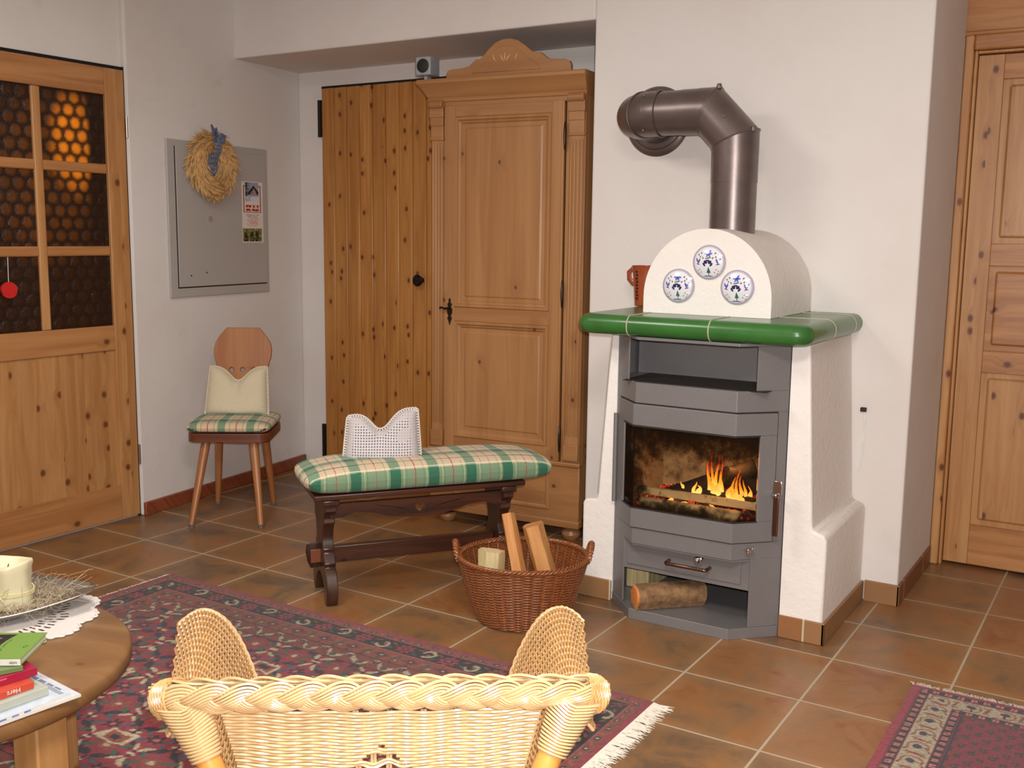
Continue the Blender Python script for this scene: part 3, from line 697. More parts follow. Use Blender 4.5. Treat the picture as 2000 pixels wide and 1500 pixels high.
for i, (px, pz, lb) in enumerate(((-.165, 1.219, 'topmost of the three painted blue and white plates on the white stove hood'), (-.272, 1.137, 'lower left painted plate on the white stove hood, nearest the clay mug'), (-.064, 1.139, 'lower right painted plate on the white stove hood, above the green slab'))):
    n = 150; r = .0575; U, V = np.meshgrid(np.linspace(-1, 1, n), np.linspace(-1, 1, n))
    # disc grid
    q = np.sqrt(np.clip(1-V**2/2, 0, 1)); X = U*q; Y = V*np.sqrt(np.clip(1-U**2/2, 0, 1)); R = np.hypot(X, Y)
    dep = .004+.016*(1-R**2)
    P = np.stack([X*r, -dep, Y*r], -1); ci = np.clip(((X+1)/2*(n-1)).round().astype(int), 0, n-1); cj = np.clip(((Y+1)/2*(n-1)).round().astype(int), 0, n-1)
    b = MB(); b.grid(P); col = pc[cj, ci].reshape(-1, 3)
    P2 = P.copy(); P2[..., 1] = -.0005; b.grid(P2, True)
    rim = np.concatenate([P[0, :], P[1:, -1], P[-1, -2::-1], P[-2:0:-1, 0]]); rim2 = rim.copy(); rim2[:, 1] = -.0005
    b.grid(np.array([rim, rim2]), closed_u=True)
    col = np.concatenate([col, np.full((n*n+2*len(rim), 3), 190.)])
    o = b.build('wall_plate', M['ceramic'], None, col=col, recalc=False, ang=50); o.location = (px, .4995, pz); tag(o, lb, 'plate', 'painted plates on the hood')

# ------------------------------------------------------------ clay mug on the slab
mg = thing('clay_mug', 'brown clay mug with an ear handle standing on the green slab behind the hood', 'mug', (-.53, .80, 1.0402), -.2)
b = MB(); b.lathe([(0, .002), (.038, 0), (.042, .004), (.046, .06), (.05, .11), (.055, .147), (.057, .152), (.053, .152), (.046, .11), (.04, .01), (0, .008)], 36); b.build('body', M['terra'], mg)
b = MB(); b.tube([(-.048, 0, .122), (-.066, 0, .138), (-.082, 0, .125), (-.08, 0, .1), (-.062, 0, .084), (-.046, 0, .078)], np.array([[.006, .011]]*6), 10); b.build('handle', M['terra'], mg)
b = MB()
for k in range(9): b.lathe([(0, -.005), (.006, 0), (0, .005)], 8, Matrix.Translation((-.008+.002*(k % 2), -.0495-.0005*k, .03+k*.0125)))
b.build('notched_band', plain('dark_glaze', (58, 26, 16), .3), mg)

# ------------------------------------------------------------ stovepipe
sp = thing('stovepipe', 'dark steel stovepipe bending twice from the plaster hood into the wall', 'pipe', (0, 0, 0))
r = .0785; cy_ = .72; vx = -.172
MB().tube([(vx, cy_, 1.31), (vx, cy_, 1.5)], r, 40).build('lower_pipe', M['steel_pipe'], sp)
MB().tube([(vx, cy_, 1.49), (vx, cy_, 1.603)], r+.0015, 40).build('collar_pipe', M['steel_pipe'], sp)
hz_ = 1.738; e1 = Vector((vx, cy_, 1.645)); e2 = Vector((vx-.115, cy_, hz_+.0))
def ring_section(c, n, rr, N=40):
    n = Vector(n).normalized(); a = Vector((0, 1, 0)); bb = n.cross(a); return [tuple(Vector(c)+a*rr*math.cos(t)+bb*rr*math.sin(t)) for t in np.linspace(0, 2*PI, N, endpoint=False)]
S = [ring_section((vx, cy_, 1.645), (0, 0, 1), r+.002), ring_section((vx, cy_, 1.655), (0, 0, 1), r+.002)]
# mitred two-cut elbow
mid1 = Vector((vx, cy_, 1.638)); mid2 = Vector((vx-.096, cy_, hz_))
def mitre(c, nrm, din):   # section of a cylinder (axis din) cut by a plane
    nrm = Vector(nrm).normalized(); din = Vector(din).normalized(); a = Vector((0, 1, 0)); bb = din.cross(a); out = []
    for t in np.linspace(0, 2*PI, 40, endpoint=False):
        p = Vector(c)+a*(r+.002)*math.cos(t)+bb*(r+.002)*math.sin(t); p = p-din*((p-Vector(c)).dot(nrm)/din.dot(nrm)); out.append(tuple(p))
    return out
dg = (mid2-mid1).normalized()
b = MB(); b.grid(np.array([ring_section((vx, cy_, 1.585), (0, 0, 1), r+.002), mitre(mid1, Vector((0, 0, 1))+dg, (0, 0, 1))]), closed_u=True)
b.grid(np.array([mitre(mid1, Vector((0, 0, 1))+dg, dg), mitre(mid2, Vector((-1, 0, 0))+dg, dg)]), closed_u=True)
b.grid(np.array([mitre(mid2, Vector((-1, 0, 0))+dg, (-1, 0, 0)), ring_section((vx-.135, cy_, hz_), (-1, 0, 0), r+.002)]), closed_u=True)
b.build('elbow', M['steel_pipe'], sp, ang=30)
def seam(pts, name='seam'):
    P = pts+[pts[0]]; MB().tube(pts, .0032, 6, closed=True).build(name, M['steel_pipe'], sp)
seam([Vector(p) for p in mitre(mid1, Vector((0, 0, 1))+dg, dg)]); seam([Vector(p) for p in mitre(mid2, Vector((-1, 0, 0))+dg, dg)])
MB().tube([(vx-.13, cy_, hz_), (vx-.20, cy_, hz_)], r+.001, 40).build('short_pipe', M['steel_pipe'], sp)
MB().tube([(vx-.195, cy_, hz_), (-.50, cy_, hz_)], r-.0005, 40).build('horizontal_pipe', M['steel_pipe'], sp)
c1 = Vector((-.545, cy_, hz_)); 
def sec(c, n, rr):
    n = Vector(n).normalized(); a = Vector((0, 0, 1)); bb = n.cross(a); return [tuple(Vector(c)+a*rr*math.cos(t)+bb*rr*math.sin(t)) for t in np.linspace(0, 2*PI, 40, endpoint=False)]
cc = Vector((-.49, cy_+.085, hz_)); rb = .085
S = [sec((-.455, cy_, hz_), (-1, 0, 0), r+.001)]
for a in (0, 25, 25.1, 65, 65.1, 90):
    t = math.radians(a); S.append(sec((cc.x-rb*math.sin(t), cc.y-rb*math.cos(t), hz_), (-math.cos(t), math.sin(t), 0), r+.0015))
S.append(sec((cc.x-rb, WY-.01, hz_), (0, 1, 0), r+.0015))
b = MB(); b.grid(np.array(S), closed_u=True); b.build('wall_elbow', M['steel_pipe'], sp, ang=20)
MB().tube(sec((-.455, cy_, hz_), (-1, 0, 0), r+.003), .003, 6, closed=True).build('seam', M['steel_pipe'], sp)
t = math.radians(25); MB().tube(sec((cc.x-rb*math.sin(t), cc.y-rb*math.cos(t), hz_), (-math.cos(t), math.sin(t), 0), r+.003), .0028, 6, closed=True).build('seam', M['steel_pipe'], sp)
b = MB(); b.lathe([(.06, .0), (.078, .014), (.088, .016), (.104, .01), (.108, .013), (.118, .012), (.128, .004), (.132, 0)], 48, Matrix.Translation((cc.x-rb, WY-.0005, hz_)) @ Matrix.Rotation(PI/2, 4, 'X'))
b.build('wall_rosette', M['steel_pipe'], sp)
for p in ((vx+.074, cy_-.035, 1.668), (vx-.06, cy_-.02, hz_+.080)):
    b = MB(); b.lathe([(0, .01), (.007, .009), (.009, .003), (.009, -.008), (0, -.01)], 10, Matrix.Translation(p)); b.build('screw', M['steel_pipe'], sp)
for p in ((vx-.02, cy_-.076, 1.71), (-.50, cy_-.055, hz_+.06), (-.50, cy_-.055, hz_-.06)): MB().lathe([(0, .003), (.003, .002), (.0035, -.003)], 8, Matrix.Translation(p)).build('screw', M['steel_pipe'], sp)

# ------------------------------------------------------------ wood stove insert
st = thing('wood_stove', 'grey steel wood stove with a burning fire behind its angled glass door', 'stove', (0, 0, 0))
A_, B_, C_, D_ = [Vector(p) for p in ((-.460, .440, 0), (-.336, .316, 0), (.016, .316, 0), (.141, .440, 0))]
def plan(fl, fr):    # polyline over the three front faces; fl/fr = how far it reaches up the chamfers (0 corner .. 1 back)
    P = []
    if fl > 0: P.append(B_.lerp(A_, fl))
    P += [B_, C_]
    if fr > 0: P.append(C_.lerp(D_, fr))
    return P
def off_poly(P, d):  # offset outward (towards the room)
    out = []
    for i, p in enumerate(P):
        ns = []
        if i > 0: e = (P[i]-P[i-1]).normalized(); ns.append(Vector((e.y, -e.x, 0)))
        if i < len(P)-1: e = (P[i+1]-P[i]).normalized(); ns.append(Vector((e.y, -e.x, 0)))
        n = sum(ns, Vector()).normalized(); out.append(p+n*(d/n.dot(ns[0])))
    return out
def band(b, P, z0, z1, o0=0., t=.006):
    a = off_poly(P, o0); c = off_poly(P, o0-t); n = len(P)
    V = [(p.x, p.y, z) for p in a for z in (z0, z1)]+[(p.x, p.y, z) for p in c for z in (z0, z1)]
    F = []
    for i in range(n-1):
        q = 2*i; F += [(q, q+2, q+3, q+1), (2*n+q, 2*n+q+1, 2*n+q+3, 2*n+q+2), (q+1, q+3, 2*n+q+3, 2*n+q+1), (q, 2*n+q, 2*n+q+2, q+2)]
    F += [(0, 1, 2*n+1, 2*n), (2*n-2, 4*n-2, 4*n-1, 2*n-1)]
    return b.add(V, F)
full = plan(1, 1)
b = MB(); band(b, full, 0, .036, .004)
band(b, full, .2675, .324); band(b, full, .752, .82)
band(b, full, .962, .972)
for P in ([A_, B_.lerp(A_, .44)], [C_.lerp(D_, .40), D_]):
    band(b, P, .036, .2675)
for P in ([A_, B_.lerp(A_, .44)], [C_.lerp(D_, .38), D_]): band(b, P, .82, .962)
for P in ([A_, B_.lerp(A_, .80)], [C_.lerp(D_, .80), D_]): band(b, P, .324, .752)
# side and back sheets
b.box((-.462, .44, 0), (-.458, .875, .972)); b.box((.139, .44, 0), (.143, .875, .972)); b.box((-.46, .87, 0), (.141, .875, .972))
b.build('front_casing', M['metal_grey'], st, smooth=False, bevel=.0012, seg=1)
# lower wood compartment, drawer, warming niche
b = MB()
pl_ = [(-.457, .44), (-.336, .322), (.016, .322), (.137, .44), (.137, .86), (-.457, .86)]
def slabp(b, poly, z0, z1): n = len(poly); b.add([(x, y, z) for z in (z0, z1) for x, y in poly], [tuple(range(n))[::-1], tuple(range(n, 2*n))]+[(i, (i+1) % n, n+(i+1) % n, n+i) for i in range(n)])
for za, zb in ((.026, .0345), (.26, .266), (.812, .8185), (.9665, .9715)):
    b = MB(); slabp(b, pl_, za, zb); b.build('inner_shelf', M['metal_grey'], st, smooth=False)
MB().box((-.45, .58, .8185), (.13, .585, .9665)).build('niche_back', M['metal_grey'], st, smooth=False)
MB().box((-.40, .345, .8186), (.10, .57, .8206)).build('niche_plate', M['soot_tone'], st, bevel=.001)
MB().box((-.45, .80, .0345), (.13, .805, .26)).build('compartment_back', M['metal_grey'], st, smooth=False)
b = MB(); b.box((-.392, .372, .158), (.068, .380, .26)); b.build('ash_drawer_front', M['metal_grey'], st, bevel=.001)
dw = MB().box((-.375, .366, .176), (.035, .372, .256)).build('ash_drawer', M['metal_grey'], st, bevel=.0015)
b = MB(); b.tube([(-.215, .366, .215), (-.215, .335, .2145), (-.212, .33, .214), (-.205, .327, .214), (-.08, .327, .214), (-.073, .33, .214), (-.07, .335, .2145), (-.07, .366, .215)], .006, 12)
b.build('drawer_handle', M['copper'], dw)
b = MB(); b.cyl((-.105, .366, .243), (-.105, .335, .243), .004, 10); b.lathe([(0, .012), (.008, .009), (.0115, 0), (.008, -.009), (0, -.012)], 16, Matrix.Translation((-.105, .335, .243))); b.lathe([(0, .009), (.007, .006), (.009, 0), (.007, -.006), (0, -.009)], 14, Matrix.Translation((-.092, .336, .249))); b.build('drawer_knob', M['chrome'], dw)
MB().box((-.165, .3645, .2475), (-.11, .366, .2505)).build('air_slot', M['rubber'], dw)
# door with angled glass
dl = plan(.8, .8)
b = MB(); band(b, dl, .326, .394, .0075, .010); band(b, dl, .676, .748, .0075, .010)
band(b, [B_.lerp(A_, .8), B_.lerp(A_, .47)], .394, .676, .0075, .010); band(b, [C_.lerp(D_, .47), C_.lerp(D_, .8)], .394, .676, .0075, .010)
fd = b.build('fire_door', M['metal_grey'], st, smooth=False, bevel=.0018)
b = MB(); band(b, plan(.46, .46), .396, .674, .003, .004); b.build('door_glass', M['stove_glass'], fd, smooth=False)
P = plan(.47, .47)
for z0, z1 in ((.392, .397), (.672, .678)):
    b = MB(); band(b, P, z0, z1, .0083, .003); b.build('glass_gasket', M['soot_tone'], fd, smooth=False)
for za in (.3225, .7485):  # dark strips standing in for the shaded gap around the fire door
    b = MB(); band(b, plan(.82, .82), za, za+.0035, .0012, .003); b.build('door_gap_shade', M['soot_tone'], st, smooth=False)
for s0, s1 in ((C_.lerp(D_, .80), C_.lerp(D_, .825)), (B_.lerp(A_, .825), B_.lerp(A_, .80))):
    b = MB(); band(b, [s0, s1], .326, .7485, .0012, .003); b.build('door_gap_shade', M['soot_tone'], st, smooth=False)
P = off_poly(plan(.9, .9), .012)
b = MB(); b.cyl((P[0].x, P[0].y, .375), (P[0].x, P[0].y, .69), .008, 12)
b.build('door_hinge', M['metal_grey'], fd)
h = P[-1]
b = MB(); b.tube([(h.x-.02, h.y-.006, .485), (h.x-.01, h.y-.03, .487), (h.x+.006, h.y-.045, .487)], .009, 10); b.box((h.x-.012, h.y-.04, .49), (h.x+.016, h.y-.033, .535)); b.build('latch', M['chrome'], fd, bevel=.002)
b = MB(); b.box((h.x-.008, h.y-.048, .355), (h.x+.012, h.y-.036, .488)); b.build('door_handle', M['copper'], fd, bevel=.004, seg=3)
c = C_.lerp(D_, .28); nrm = Vector((.707, -.707, 0))
b = MB(); b.cyl(tuple(c+Vector((0, 0, .306))), tuple(c+nrm*.022+Vector((0, 0, .306))), .0035, 10); p = c+nrm*.024
b.lathe([(0, .010), (.007, .007), (.009, 0), (.007, -.007), (0, -.010)], 14, Matrix.Translation((p.x, p.y, .304))); b.lathe([(0, .008), (.006, .005), (.0075, 0), (.006, -.005), (0, -.008)], 14, Matrix.Translation((p.x+.012, p.y+.004, .312)))
b.build('air_knob', M['chrome'], st)
# firebox
b = MB(); x0, x1, y0, y1, z0, z1 = -.41, .09, .34, .74, .36, .74
b.box((x0, y1, z0), (x1, y1+.02, z1)); b.box((x0-.02, .44, z0), (x0, y1, z1)); b.box((x1, .44, z0), (x1+.02, y1, z1)); fp = [(-.405, .41), (-.335, .34), (.012, .34), (.085, .41), (.09, y1), (-.41, y1)]; slabp(b, fp, z0-.02, z0); slabp(b, fp, z1, z1+.02)
b.build('firebox_lining', M['brick'], st, smooth=False)
b = MB(); b.box((-.335, .362, .36), (.02, .385, .418)); b.box((-.39, .41, .418), (.07, .43, .444)); 
b.build('log_retainer', M['brick'], st, bevel=.003)

# fire: logs, embers, flames
def log_mesh(L, r, n=14, rough=.12, seed=1):
    rn = np.random.RandomState(seed); prof = 1+rn.uniform(-rough, rough, n); b = MB(); S = []
    for t in np.linspace(0, 1, 9): S.append([(L*(t-.5), r*prof[k]*(1+rn.uniform(-.03, .03))*math.cos(2*PI*k/n), r*prof[k]*math.sin(2*PI*k/n)) for k in range(n)])
    b.grid(np.array(S), closed_u=True); b.add(S[0], [tuple(range(n))]); b.add(S[-1], [tuple(range(n))[::-1]]); return b
def place(o, loc, rot): o.location = loc; o.rotation_euler = rot; return o
for k, (loc, rot, L, r, lb) in enumerate((((-.12, .50, .475), (0, -.40, .35), .30, .030, 'charred log leaning upward at the back of the fire'), ((-.10, .46, .428), (0, 0, -.15), .30, .028, 'charred log lying low across the front of the fire'), ((.0, .56, .47), (0, .35, .9), .24, .03, 'charred log under the right-hand flames'))):
    o = log_mesh(L, r, seed=k).build('burning_log', M['charred'], None, ang=50); place(o, loc, rot); tag(o, lb, 'firewood', 'logs burning in the stove')
b = MB(); P = np.zeros((30, 44, 3)); uu, vv = np.meshgrid(np.linspace(-.39, .07, 44), np.linspace(.44, .72, 30)); P[..., 0] = uu; P[..., 1] = vv
P[..., 2] = .372+.022*rng.rand(30, 44)+.02*np.exp(-((uu+.1)/.15)**2); b.grid(P)
for i in range(44):
    x, y = rng.uniform(-.36, .05), rng.uniform(.395, .47); s = rng.uniform(.008, .02); b.lathe([(0, -s*.6), (s, -s*.3), (s*.8, s*.4), (0, s*.7)], 6, Matrix.Translation((x, y, .385+rng.rand()*.03)))
tag(b.build('glowing_embers', M['ember'], None, ang=20), 'bed of ash and glowing red embers in the stove', 'embers', kind='stuff')
def flame(x, y, z, h, w, seed):
    rn = random.Random(seed); b = MB(); n = 14; P = []; R = []
    ph = rn.uniform(0, 6)
    for i in range(n):
        t = i/(n-1); P.append((x+w*.7*math.sin(ph+t*4.2)*t, y+.006*math.sin(ph+t*5), z+h*t)); R.append((w*(math.sin(PI*min(1, t*1.15+.16))**.8*(1-t)**.45+.02), w*.55*(1-t)**.6+.0006))
    b.tube(P, np.array(R), 10); return b
fl = []
for (x, y, z, h, w) in ((-.118, .45, .455, .10, .010), (-.108, .455, .455, .135, .008), (-.094, .46, .46, .12, .009), (-.08, .455, .455, .125, .007), (-.072, .45, .455, .085, .009), (-.1, .44, .448, .055, .016), (-.08, .44, .448, .045, .014), (-.04, .44, .44, .05, .012), (-.028, .445, .44, .075, .010), (-.014, .44, .44, .10, .009), (-.002, .445, .44, .08, .010), (.012, .44, .44, .07, .009), (.024, .45, .44, .05, .009), (-.018, .43, .435, .042, .017), (.006, .43, .435, .036, .018), (-.205, .43, .452, .026, .007), (-.165, .44, .44, .04, .010), (-.15, .44, .44, .03, .012), (-.24, .405, .400, .012, .022), (-.185, .40, .400, .016, .016), (-.09, .40, .395, .026, .016), (-.12, .40, .395, .014, .022), (-.05, .40, .395, .012, .02)):
    fl.append(flame(x, y, 0, h, w, len(fl)+3)); o = fl[-1].build('flame', M['flame'], None); o.location = (0, 0, z); fl[-1] = o
fire = thing('fire', 'orange flames licking up from the logs in the stove', 'fire', (-.08, .45, .44), kind='stuff')
for o in fl: o.parent = fire; o.location = o.location-Vector(fire.location)
light('fire_glow', 'POINT', (-.05, .48, .55), 1.3, (1, .45, .12), shadow_soft_size=.04)

# log in the lower compartment and a pale block behind it
lg = thing('firewood_log', 'bark-covered log lying in the open compartment under the stove', 'firewood', (-.228, .408, .0765), .78)
b = log_mesh(.245, .040, 16, .18, 5); b.build('bark', M['bark'], lg, ang=50)
n = 16; rn = np.random.RandomState(5); prof = 1+rn.uniform(-.16, .16, n)
b = MB(); S = [[(x, .0392*s*prof[k]*math.cos(2*PI*k/n), .0392*s*prof[k]*math.sin(2*PI*k/n)) for k in range(n)] for x, s in ((-.1226, 1), (-.130, .93), (-.132, .5))]
b.grid(np.array(S), closed_u=True); b.add(S[-1], [tuple(range(n))]); b.build('cut_end', M['endgrain'], lg, ang=50)
b = MB(); b.box((-.448, .52, .0348), (-.36, .70, .11)); o = b.build('kindling_block', M['log_white'], None, bevel=.004); tag(o, 'pale wooden block tucked at the left side of the compartment under the stove', 'firewood')

# white cable with a dark clip on the wall right of the surround
cl = thing('wall_cable', 'thin white cable hanging from a dark clip on the wall right of the stove surround', 'cable', (.262, .956, 0))
MB().tube([(-.0, -.006, .70), (.004, -.007, .66), (.004, -.006, .60), (.001, -.006, .53), (-.006, -.006, .48)], .003, 8).build('cable', M['white_plastic'], cl)
MB().box((-.012, -.016, .693), (.008, -.0005, .708)).build('clip', M['rubber'], cl, bevel=.002)
# ------------------------------------------------------------ farmhouse chair with cushion and knitted pillow
ca = math.radians(34.3)
ch = thing('wooden_chair', 'small wooden farmhouse chair with splayed legs and pierced backboard by the left wall', 'chair', (-2.432, .508, 0), ca)
seat_o = []
def rrect(x0, x1, y0, y1, r, n=6):
    P = []
    for cx, cy, a0 in ((x1-r, y1-r, 0), (x0+r, y1-r, PI/2), (x0+r, y0+r, PI), (x1-r, y0+r, 1.5*PI)):
        P += [(cx+r*math.cos(a0+a), cy+r*math.sin(a0+a)) for a in np.linspace(0, PI/2, n)]
    return P
MXY = Matrix(((1, 0, 0, 0), (0, 0, 1, 0), (0, 1, 0, 0), (0, 0, 0, 1)))   # prism (x,z)->(x,y), depth->z
b = MB(); b.prism(rrect(-.182, .182, -.17, .18, .055), .372, .412, MXY); b.build('seat', M['seat'], ch, bevel=.006, seg=3)
for sx in (-1, 1):
    for fy, fx in ((-.232, .152), (.182, .132)):
        P = [(sx*.105, (.13 if fy > 0 else -.115), .373), (sx*fx, fy, .014)]
        b = MB(); b.tube(P, [.0215, .0135], 8); leg = b.build('leg', M['chair'], ch, ang=50)
        b = MB(); b.tube([(sx*fx*1.001, fy, .0005), (sx*fx, fy, .016)], .0125, 10); b.build('foot_cap', M['foot'], leg)
bo = [(-.075, .855), (.075, .855), (.085, .845), (.11, .815), (.128, .785), (.135, .755), (.133, .72), (.122, .68), (.105, .64), (.085, .595), (.07, .54), (.062, .48), (.06, .405), (-.06, .405), (-.062, .48), (-.07, .54), (-.085, .595), (-.105, .64), (-.122, .68), (-.133, .72), (-.135, .755), (-.128, .785), (-.11, .815), (-.085, .845)]
holes = [[(cx+.0115*math.cos(a), .655+.0115*math.sin(a)) for a in np.linspace(0, 2*PI, 18, endpoint=False)] for cx in (-.052, 0, .052)]
b = MB(); b.prism([(x, z-.405) for x, z in bo], -.009, .009, None, [[(x, z-.405) for x, z in h] for h in holes])
bk = b.build('backrest', M['chair'], ch, bevel=.003); bk.location = (0, .15, .405); bk.rotation_euler = (-.16, 0, 0)

def plaid(X, Y, sc=1.):
    """tartan of the two cushions; X, Y in metres"""
    cream = np.array((208, 186, 156.)); green = np.array((56, 108, 84.)); mid = np.array((122, 148, 118.))
    px = .140*sc; py = .136*sc
    fx = (X/px) % 1; fy = (Y/py) % 1
    c = np.zeros(X.shape+(3,)); c[:] = cream
    gx = (fx > .0) & (fx < .27); gy = (fy > .0) & (fy < .29)
    c[gx] = mid; c[gy] = mid; c[gx & gy] = green
    def st(f, p, w, col, period): m = np.abs(((f-p+.5) % 1)-.5)*period < w/2; c[m] = c[m]*.15+np.array(col)*.85
    st(fx, .36, .0022, (206, 198, 150), px); st(fx, .42, .0022, (92, 132, 96), px); st(fx, .94, .0022, (206, 198, 150), px); st(fx, .88, .002, (92, 132, 96), px)
    st(fx, .65, .003, (168, 74, 64), px); st(fy, .62, .0042, (38, 40, 58), py); st(fy, .33, .0032, (228, 222, 206), py); st(fy, .92, .003, (150, 90, 80), py)
    return c
def pillow(name, w, d, h, parent=None, loc=(0, 0, 0), rz=0, colf=None, mat=None, nx=300, ny=120, r=.03, shape=None, sharp=4.):
    """flat box cushion: rounded-rect plan, puffed height"""
    U, V = np.meshgrid(np.linspace(-1, 1, nx), np.linspace(-1, 1, ny))
    q = r/min(w, d)*2
    X = U*w/2*(1-.05*np.abs(V)**sharp*np.abs(U)**3*1.); Y = V*d/2*(1-.06*np.abs(U)**sharp*np.abs(V)**3)
    prof = np.clip((1-np.abs(U)**sharp*1.)*(1-np.abs(V)**sharp), 0, 1)**.42
    Zt = h*.45+h*.55*prof+.0; Zb = h*.45-h*.42*np.clip((1-np.abs(U)**12)*(1-np.abs(V)**12), 0, 1)**.4
    P = np.stack([X, Y, Zt], -1); P2 = np.stack([X, Y, Zb], -1)
    if shape: P = shape(P); P2 = shape(P2)
    b = MB(); b.grid(P); b.grid(P2, True); col = np.concatenate([colf(X, Y).reshape(-1, 3), colf(X, np.sign(Y)*(d-np.abs(Y))).reshape(-1, 3)])
    o = b.build(name, mat, parent, col=col, recalc=False, ang=80); o.location = loc; o.rotation_euler = (0, 0, rz); return o
Rc = Matrix.Rotation(ca, 3, 'Z')
def cw(x, y, z): return Rc @ Vector((x, y, z))+Vector((-2.432, .508, 0))
cu = thing('chair_cushion', 'thin green and cream tartan cushion tied on the seat of the wooden chair', 'cushion', cw(0, .0, .4125), ca)
pillow('pad', .372, .36, .056, cu, (0, 0, 0), 0, lambda X, Y: plaid(X+.04, Y+.02, .9), M['cloth'], 160, 150)
for k, (x, dx, L) in enumerate(((.05, .035, .13), (.085, .012, .26))):
    MB().tube([(x, .178, .012), (x+.002, .192, .0), (x+dx*.5, .196, -L*.5), (x+dx, .192, -L)], np.array([[.0015, .0045]]*4), 6).build('tie', plain('dark_green_tie', (60, 66, 52), .8, 0, .5, 120), cu)

def eared_pillow(w, h, th, dip, nx=170, ny=150, lean=.12, colf=None, lace=0., skew=0.):
    """pillow standing on its long edge with its top chopped down in the middle; front is -Y"""
    U, V = np.meshgrid(np.linspace(-1, 1, nx), np.linspace(0, 1, ny))
    ww = w/2*(1-.10*V+.04*np.sin(V*PI)*0); X = U*ww
    top = (1-dip*np.exp(-((U-skew)/.42)**2))*(1+skew*4*np.clip(-U, 0, 1)); Zz = V*h*top
    puff = np.clip((1-np.abs(U)**5)*(1-np.abs(2*V-1)**6), 0, 1)**.5*(1-.25*V)
    crease = .35*np.exp(-((U-skew)/.16)**2)*np.clip((V-.45)/.55, 0, 1)
    T = th/2*puff*(1-crease)
    lean_ = lean*Zz
    return U, V, X, Zz, T, lean_
def build_eared(name, label, cat, loc, rz, w, h, th, dip, colf, mat, lace_mat=None, lean=.12, nx=170, ny=150, skew=0., lace_r=.006, nl=90):
    U, V, X, Zz, T, ln = eared_pillow(w, h, th, dip, nx, ny, lean, skew=skew)
    root = thing(name, label, cat, loc, rz)
    b = MB(); P = np.stack([X, ln-T, Zz+.0005], -1); P2 = np.stack([X, ln+T, Zz+.0005], -1); b.grid(P); b.grid(P2, True)
    c = colf(U, V, X, Zz); b.build('cover', mat, root, col=np.concatenate([c.reshape(-1, 3)]*2), recalc=False, ang=80)
    if lace_mat:
        loop = np.concatenate([np.stack([X, ln, Zz], -1)[:, 0][::1], np.stack([X, ln, Zz], -1)[-1], np.stack([X, ln, Zz], -1)[::-1, -1], np.stack([X, ln, Zz], -1)[0, ::-1]])
        d = np.r_[0, np.cumsum(np.linalg.norm(np.diff(loop, axis=0), axis=1))]; b = MB()
        cen = np.array([0, 0, h*.45])
        for s in np.linspace(0, d[-1], nl, endpoint=False):
            p = np.array([np.interp(s, d, loop[:, k]) for k in range(3)])
            if p[2] < .004 and abs(p[0]) < w*.46: continue
            o = p-cen; o[1] = 0; o /= np.linalg.norm(o)+1e-9; p = p+o*lace_r*.6; p[2] = max(p[2], lace_r+.0005)
            side = np.array([-o[2], 0, o[0]])
            b.tube([p+(o*math.cos(a)+side*math.sin(a))*lace_r for a in np.linspace(0, 2*PI, 7, endpoint=False)], lace_r*.5, 5, closed=True)
        b.build('lace_edge', lace_mat, root, recalc=False)
    return root
def knit_col(U, V, X, Z):
    k = .5+.5*np.sin(Z*2*PI/.0075)*np.cos(X*2*PI/.006+np.floor(Z/.0075)*PI); return np.array((222, 210, 180.))*(1-.16*(1-k))[..., None]
build_eared('knitted_pillow', 'cream knitted pillow with pointed corners standing on the wooden chair', 'pillow', cw(-.002, .045, .464), ca-.02, .285, .212, .115, .30, knit_col, painted('cream_wool', .95, .5, 260, .3), M['wool'], .28, lace_r=.004, nl=110)

# ------------------------------------------------------------ bench
ba = math.atan2(.797, .604)
bn = thing('carved_bench', 'low dark oak bench with carved trestle legs in front of the wardrobe', 'bench', (-1.352, -.092, 0), ba)
# local: x along the bench, y across (y- = towards stove side/right), z up
BL = .66; bn.scale = (1, 1, .972)
out = [(.125, .395), (-.125, .395), (-.115, .372), (-.118, .350), (-.100, .340), (-.085, .318), (-.088, .30), (-.070, .285), (-.058, .262), (-.052, .235), (-.058, .215), (-.072, .20), (-.070, .185), (-.082, .17), (-.095, .15), (-.088, .135), (-.104, .125), (-.118, .105), (-.125, .08), (-.132, .05), (-.128, .02), (-.115, .0), (-.09, .0), (-.082, .03), (-.072, .055), (-.05, .075), (-.028, .09), (0, .097)]
out = out+[(-x, z) for x, z in out[::-1][1:-2]]+[]
MYZ = Matrix(((0, -1, 0, 0), (1, 0, 0, 0), (0, 0, 1, 0), (0, 0, 0, 1)))
seen = []; 
for p in out:
    if not seen or (abs(p[0]-seen[-1][0])+abs(p[1]-seen[-1][1])) > 1e-6: seen.append(p)
for x in (0, BL):
    b = MB(); b.prism(seen, -.02, .02, MYZ); tr = b.build('trestle_leg', M['oak'], bn, bevel=.003); tr.location = (x, 0, 0)
    s = -1 if x == 0 else 1
    tn = MB().box((0, -.018, .135), (s*.055, .018, .185)).build('tenon', plain('worn_tenon', (112, 58, 34), .5), tr, bevel=.002); 
    b = MB(); b.tube([(s*.032, 0, .115), (s*.034, 0, .14), (s*.036, 0, .175), (s*.038, 0, .205)], np.array([[.008, .022], [.01, .03], [.012, .034], [.01, .03]]), 8); b.build('wedge', M['oak'], tr)
    b = MB(); b.box((-.03, -.128, .372), (.03, .128, .396)); b.build('cleat', M['oak'], tr, bevel=.006)
MB().box((.02, -.014, .128), (BL-.02, .014, .19)).build('stretcher', M['oak_x'], bn, bevel=.003)
ap = [(.0, .372), (.0, .318), (.05, .322), (.09, .336), (.15, .33), (.21, .312), (.27, .302), (.33, .30), (.39, .302), (.45, .312), (.51, .33), (.57, .336), (.61, .322), (.66, .318), (.66, .372)]
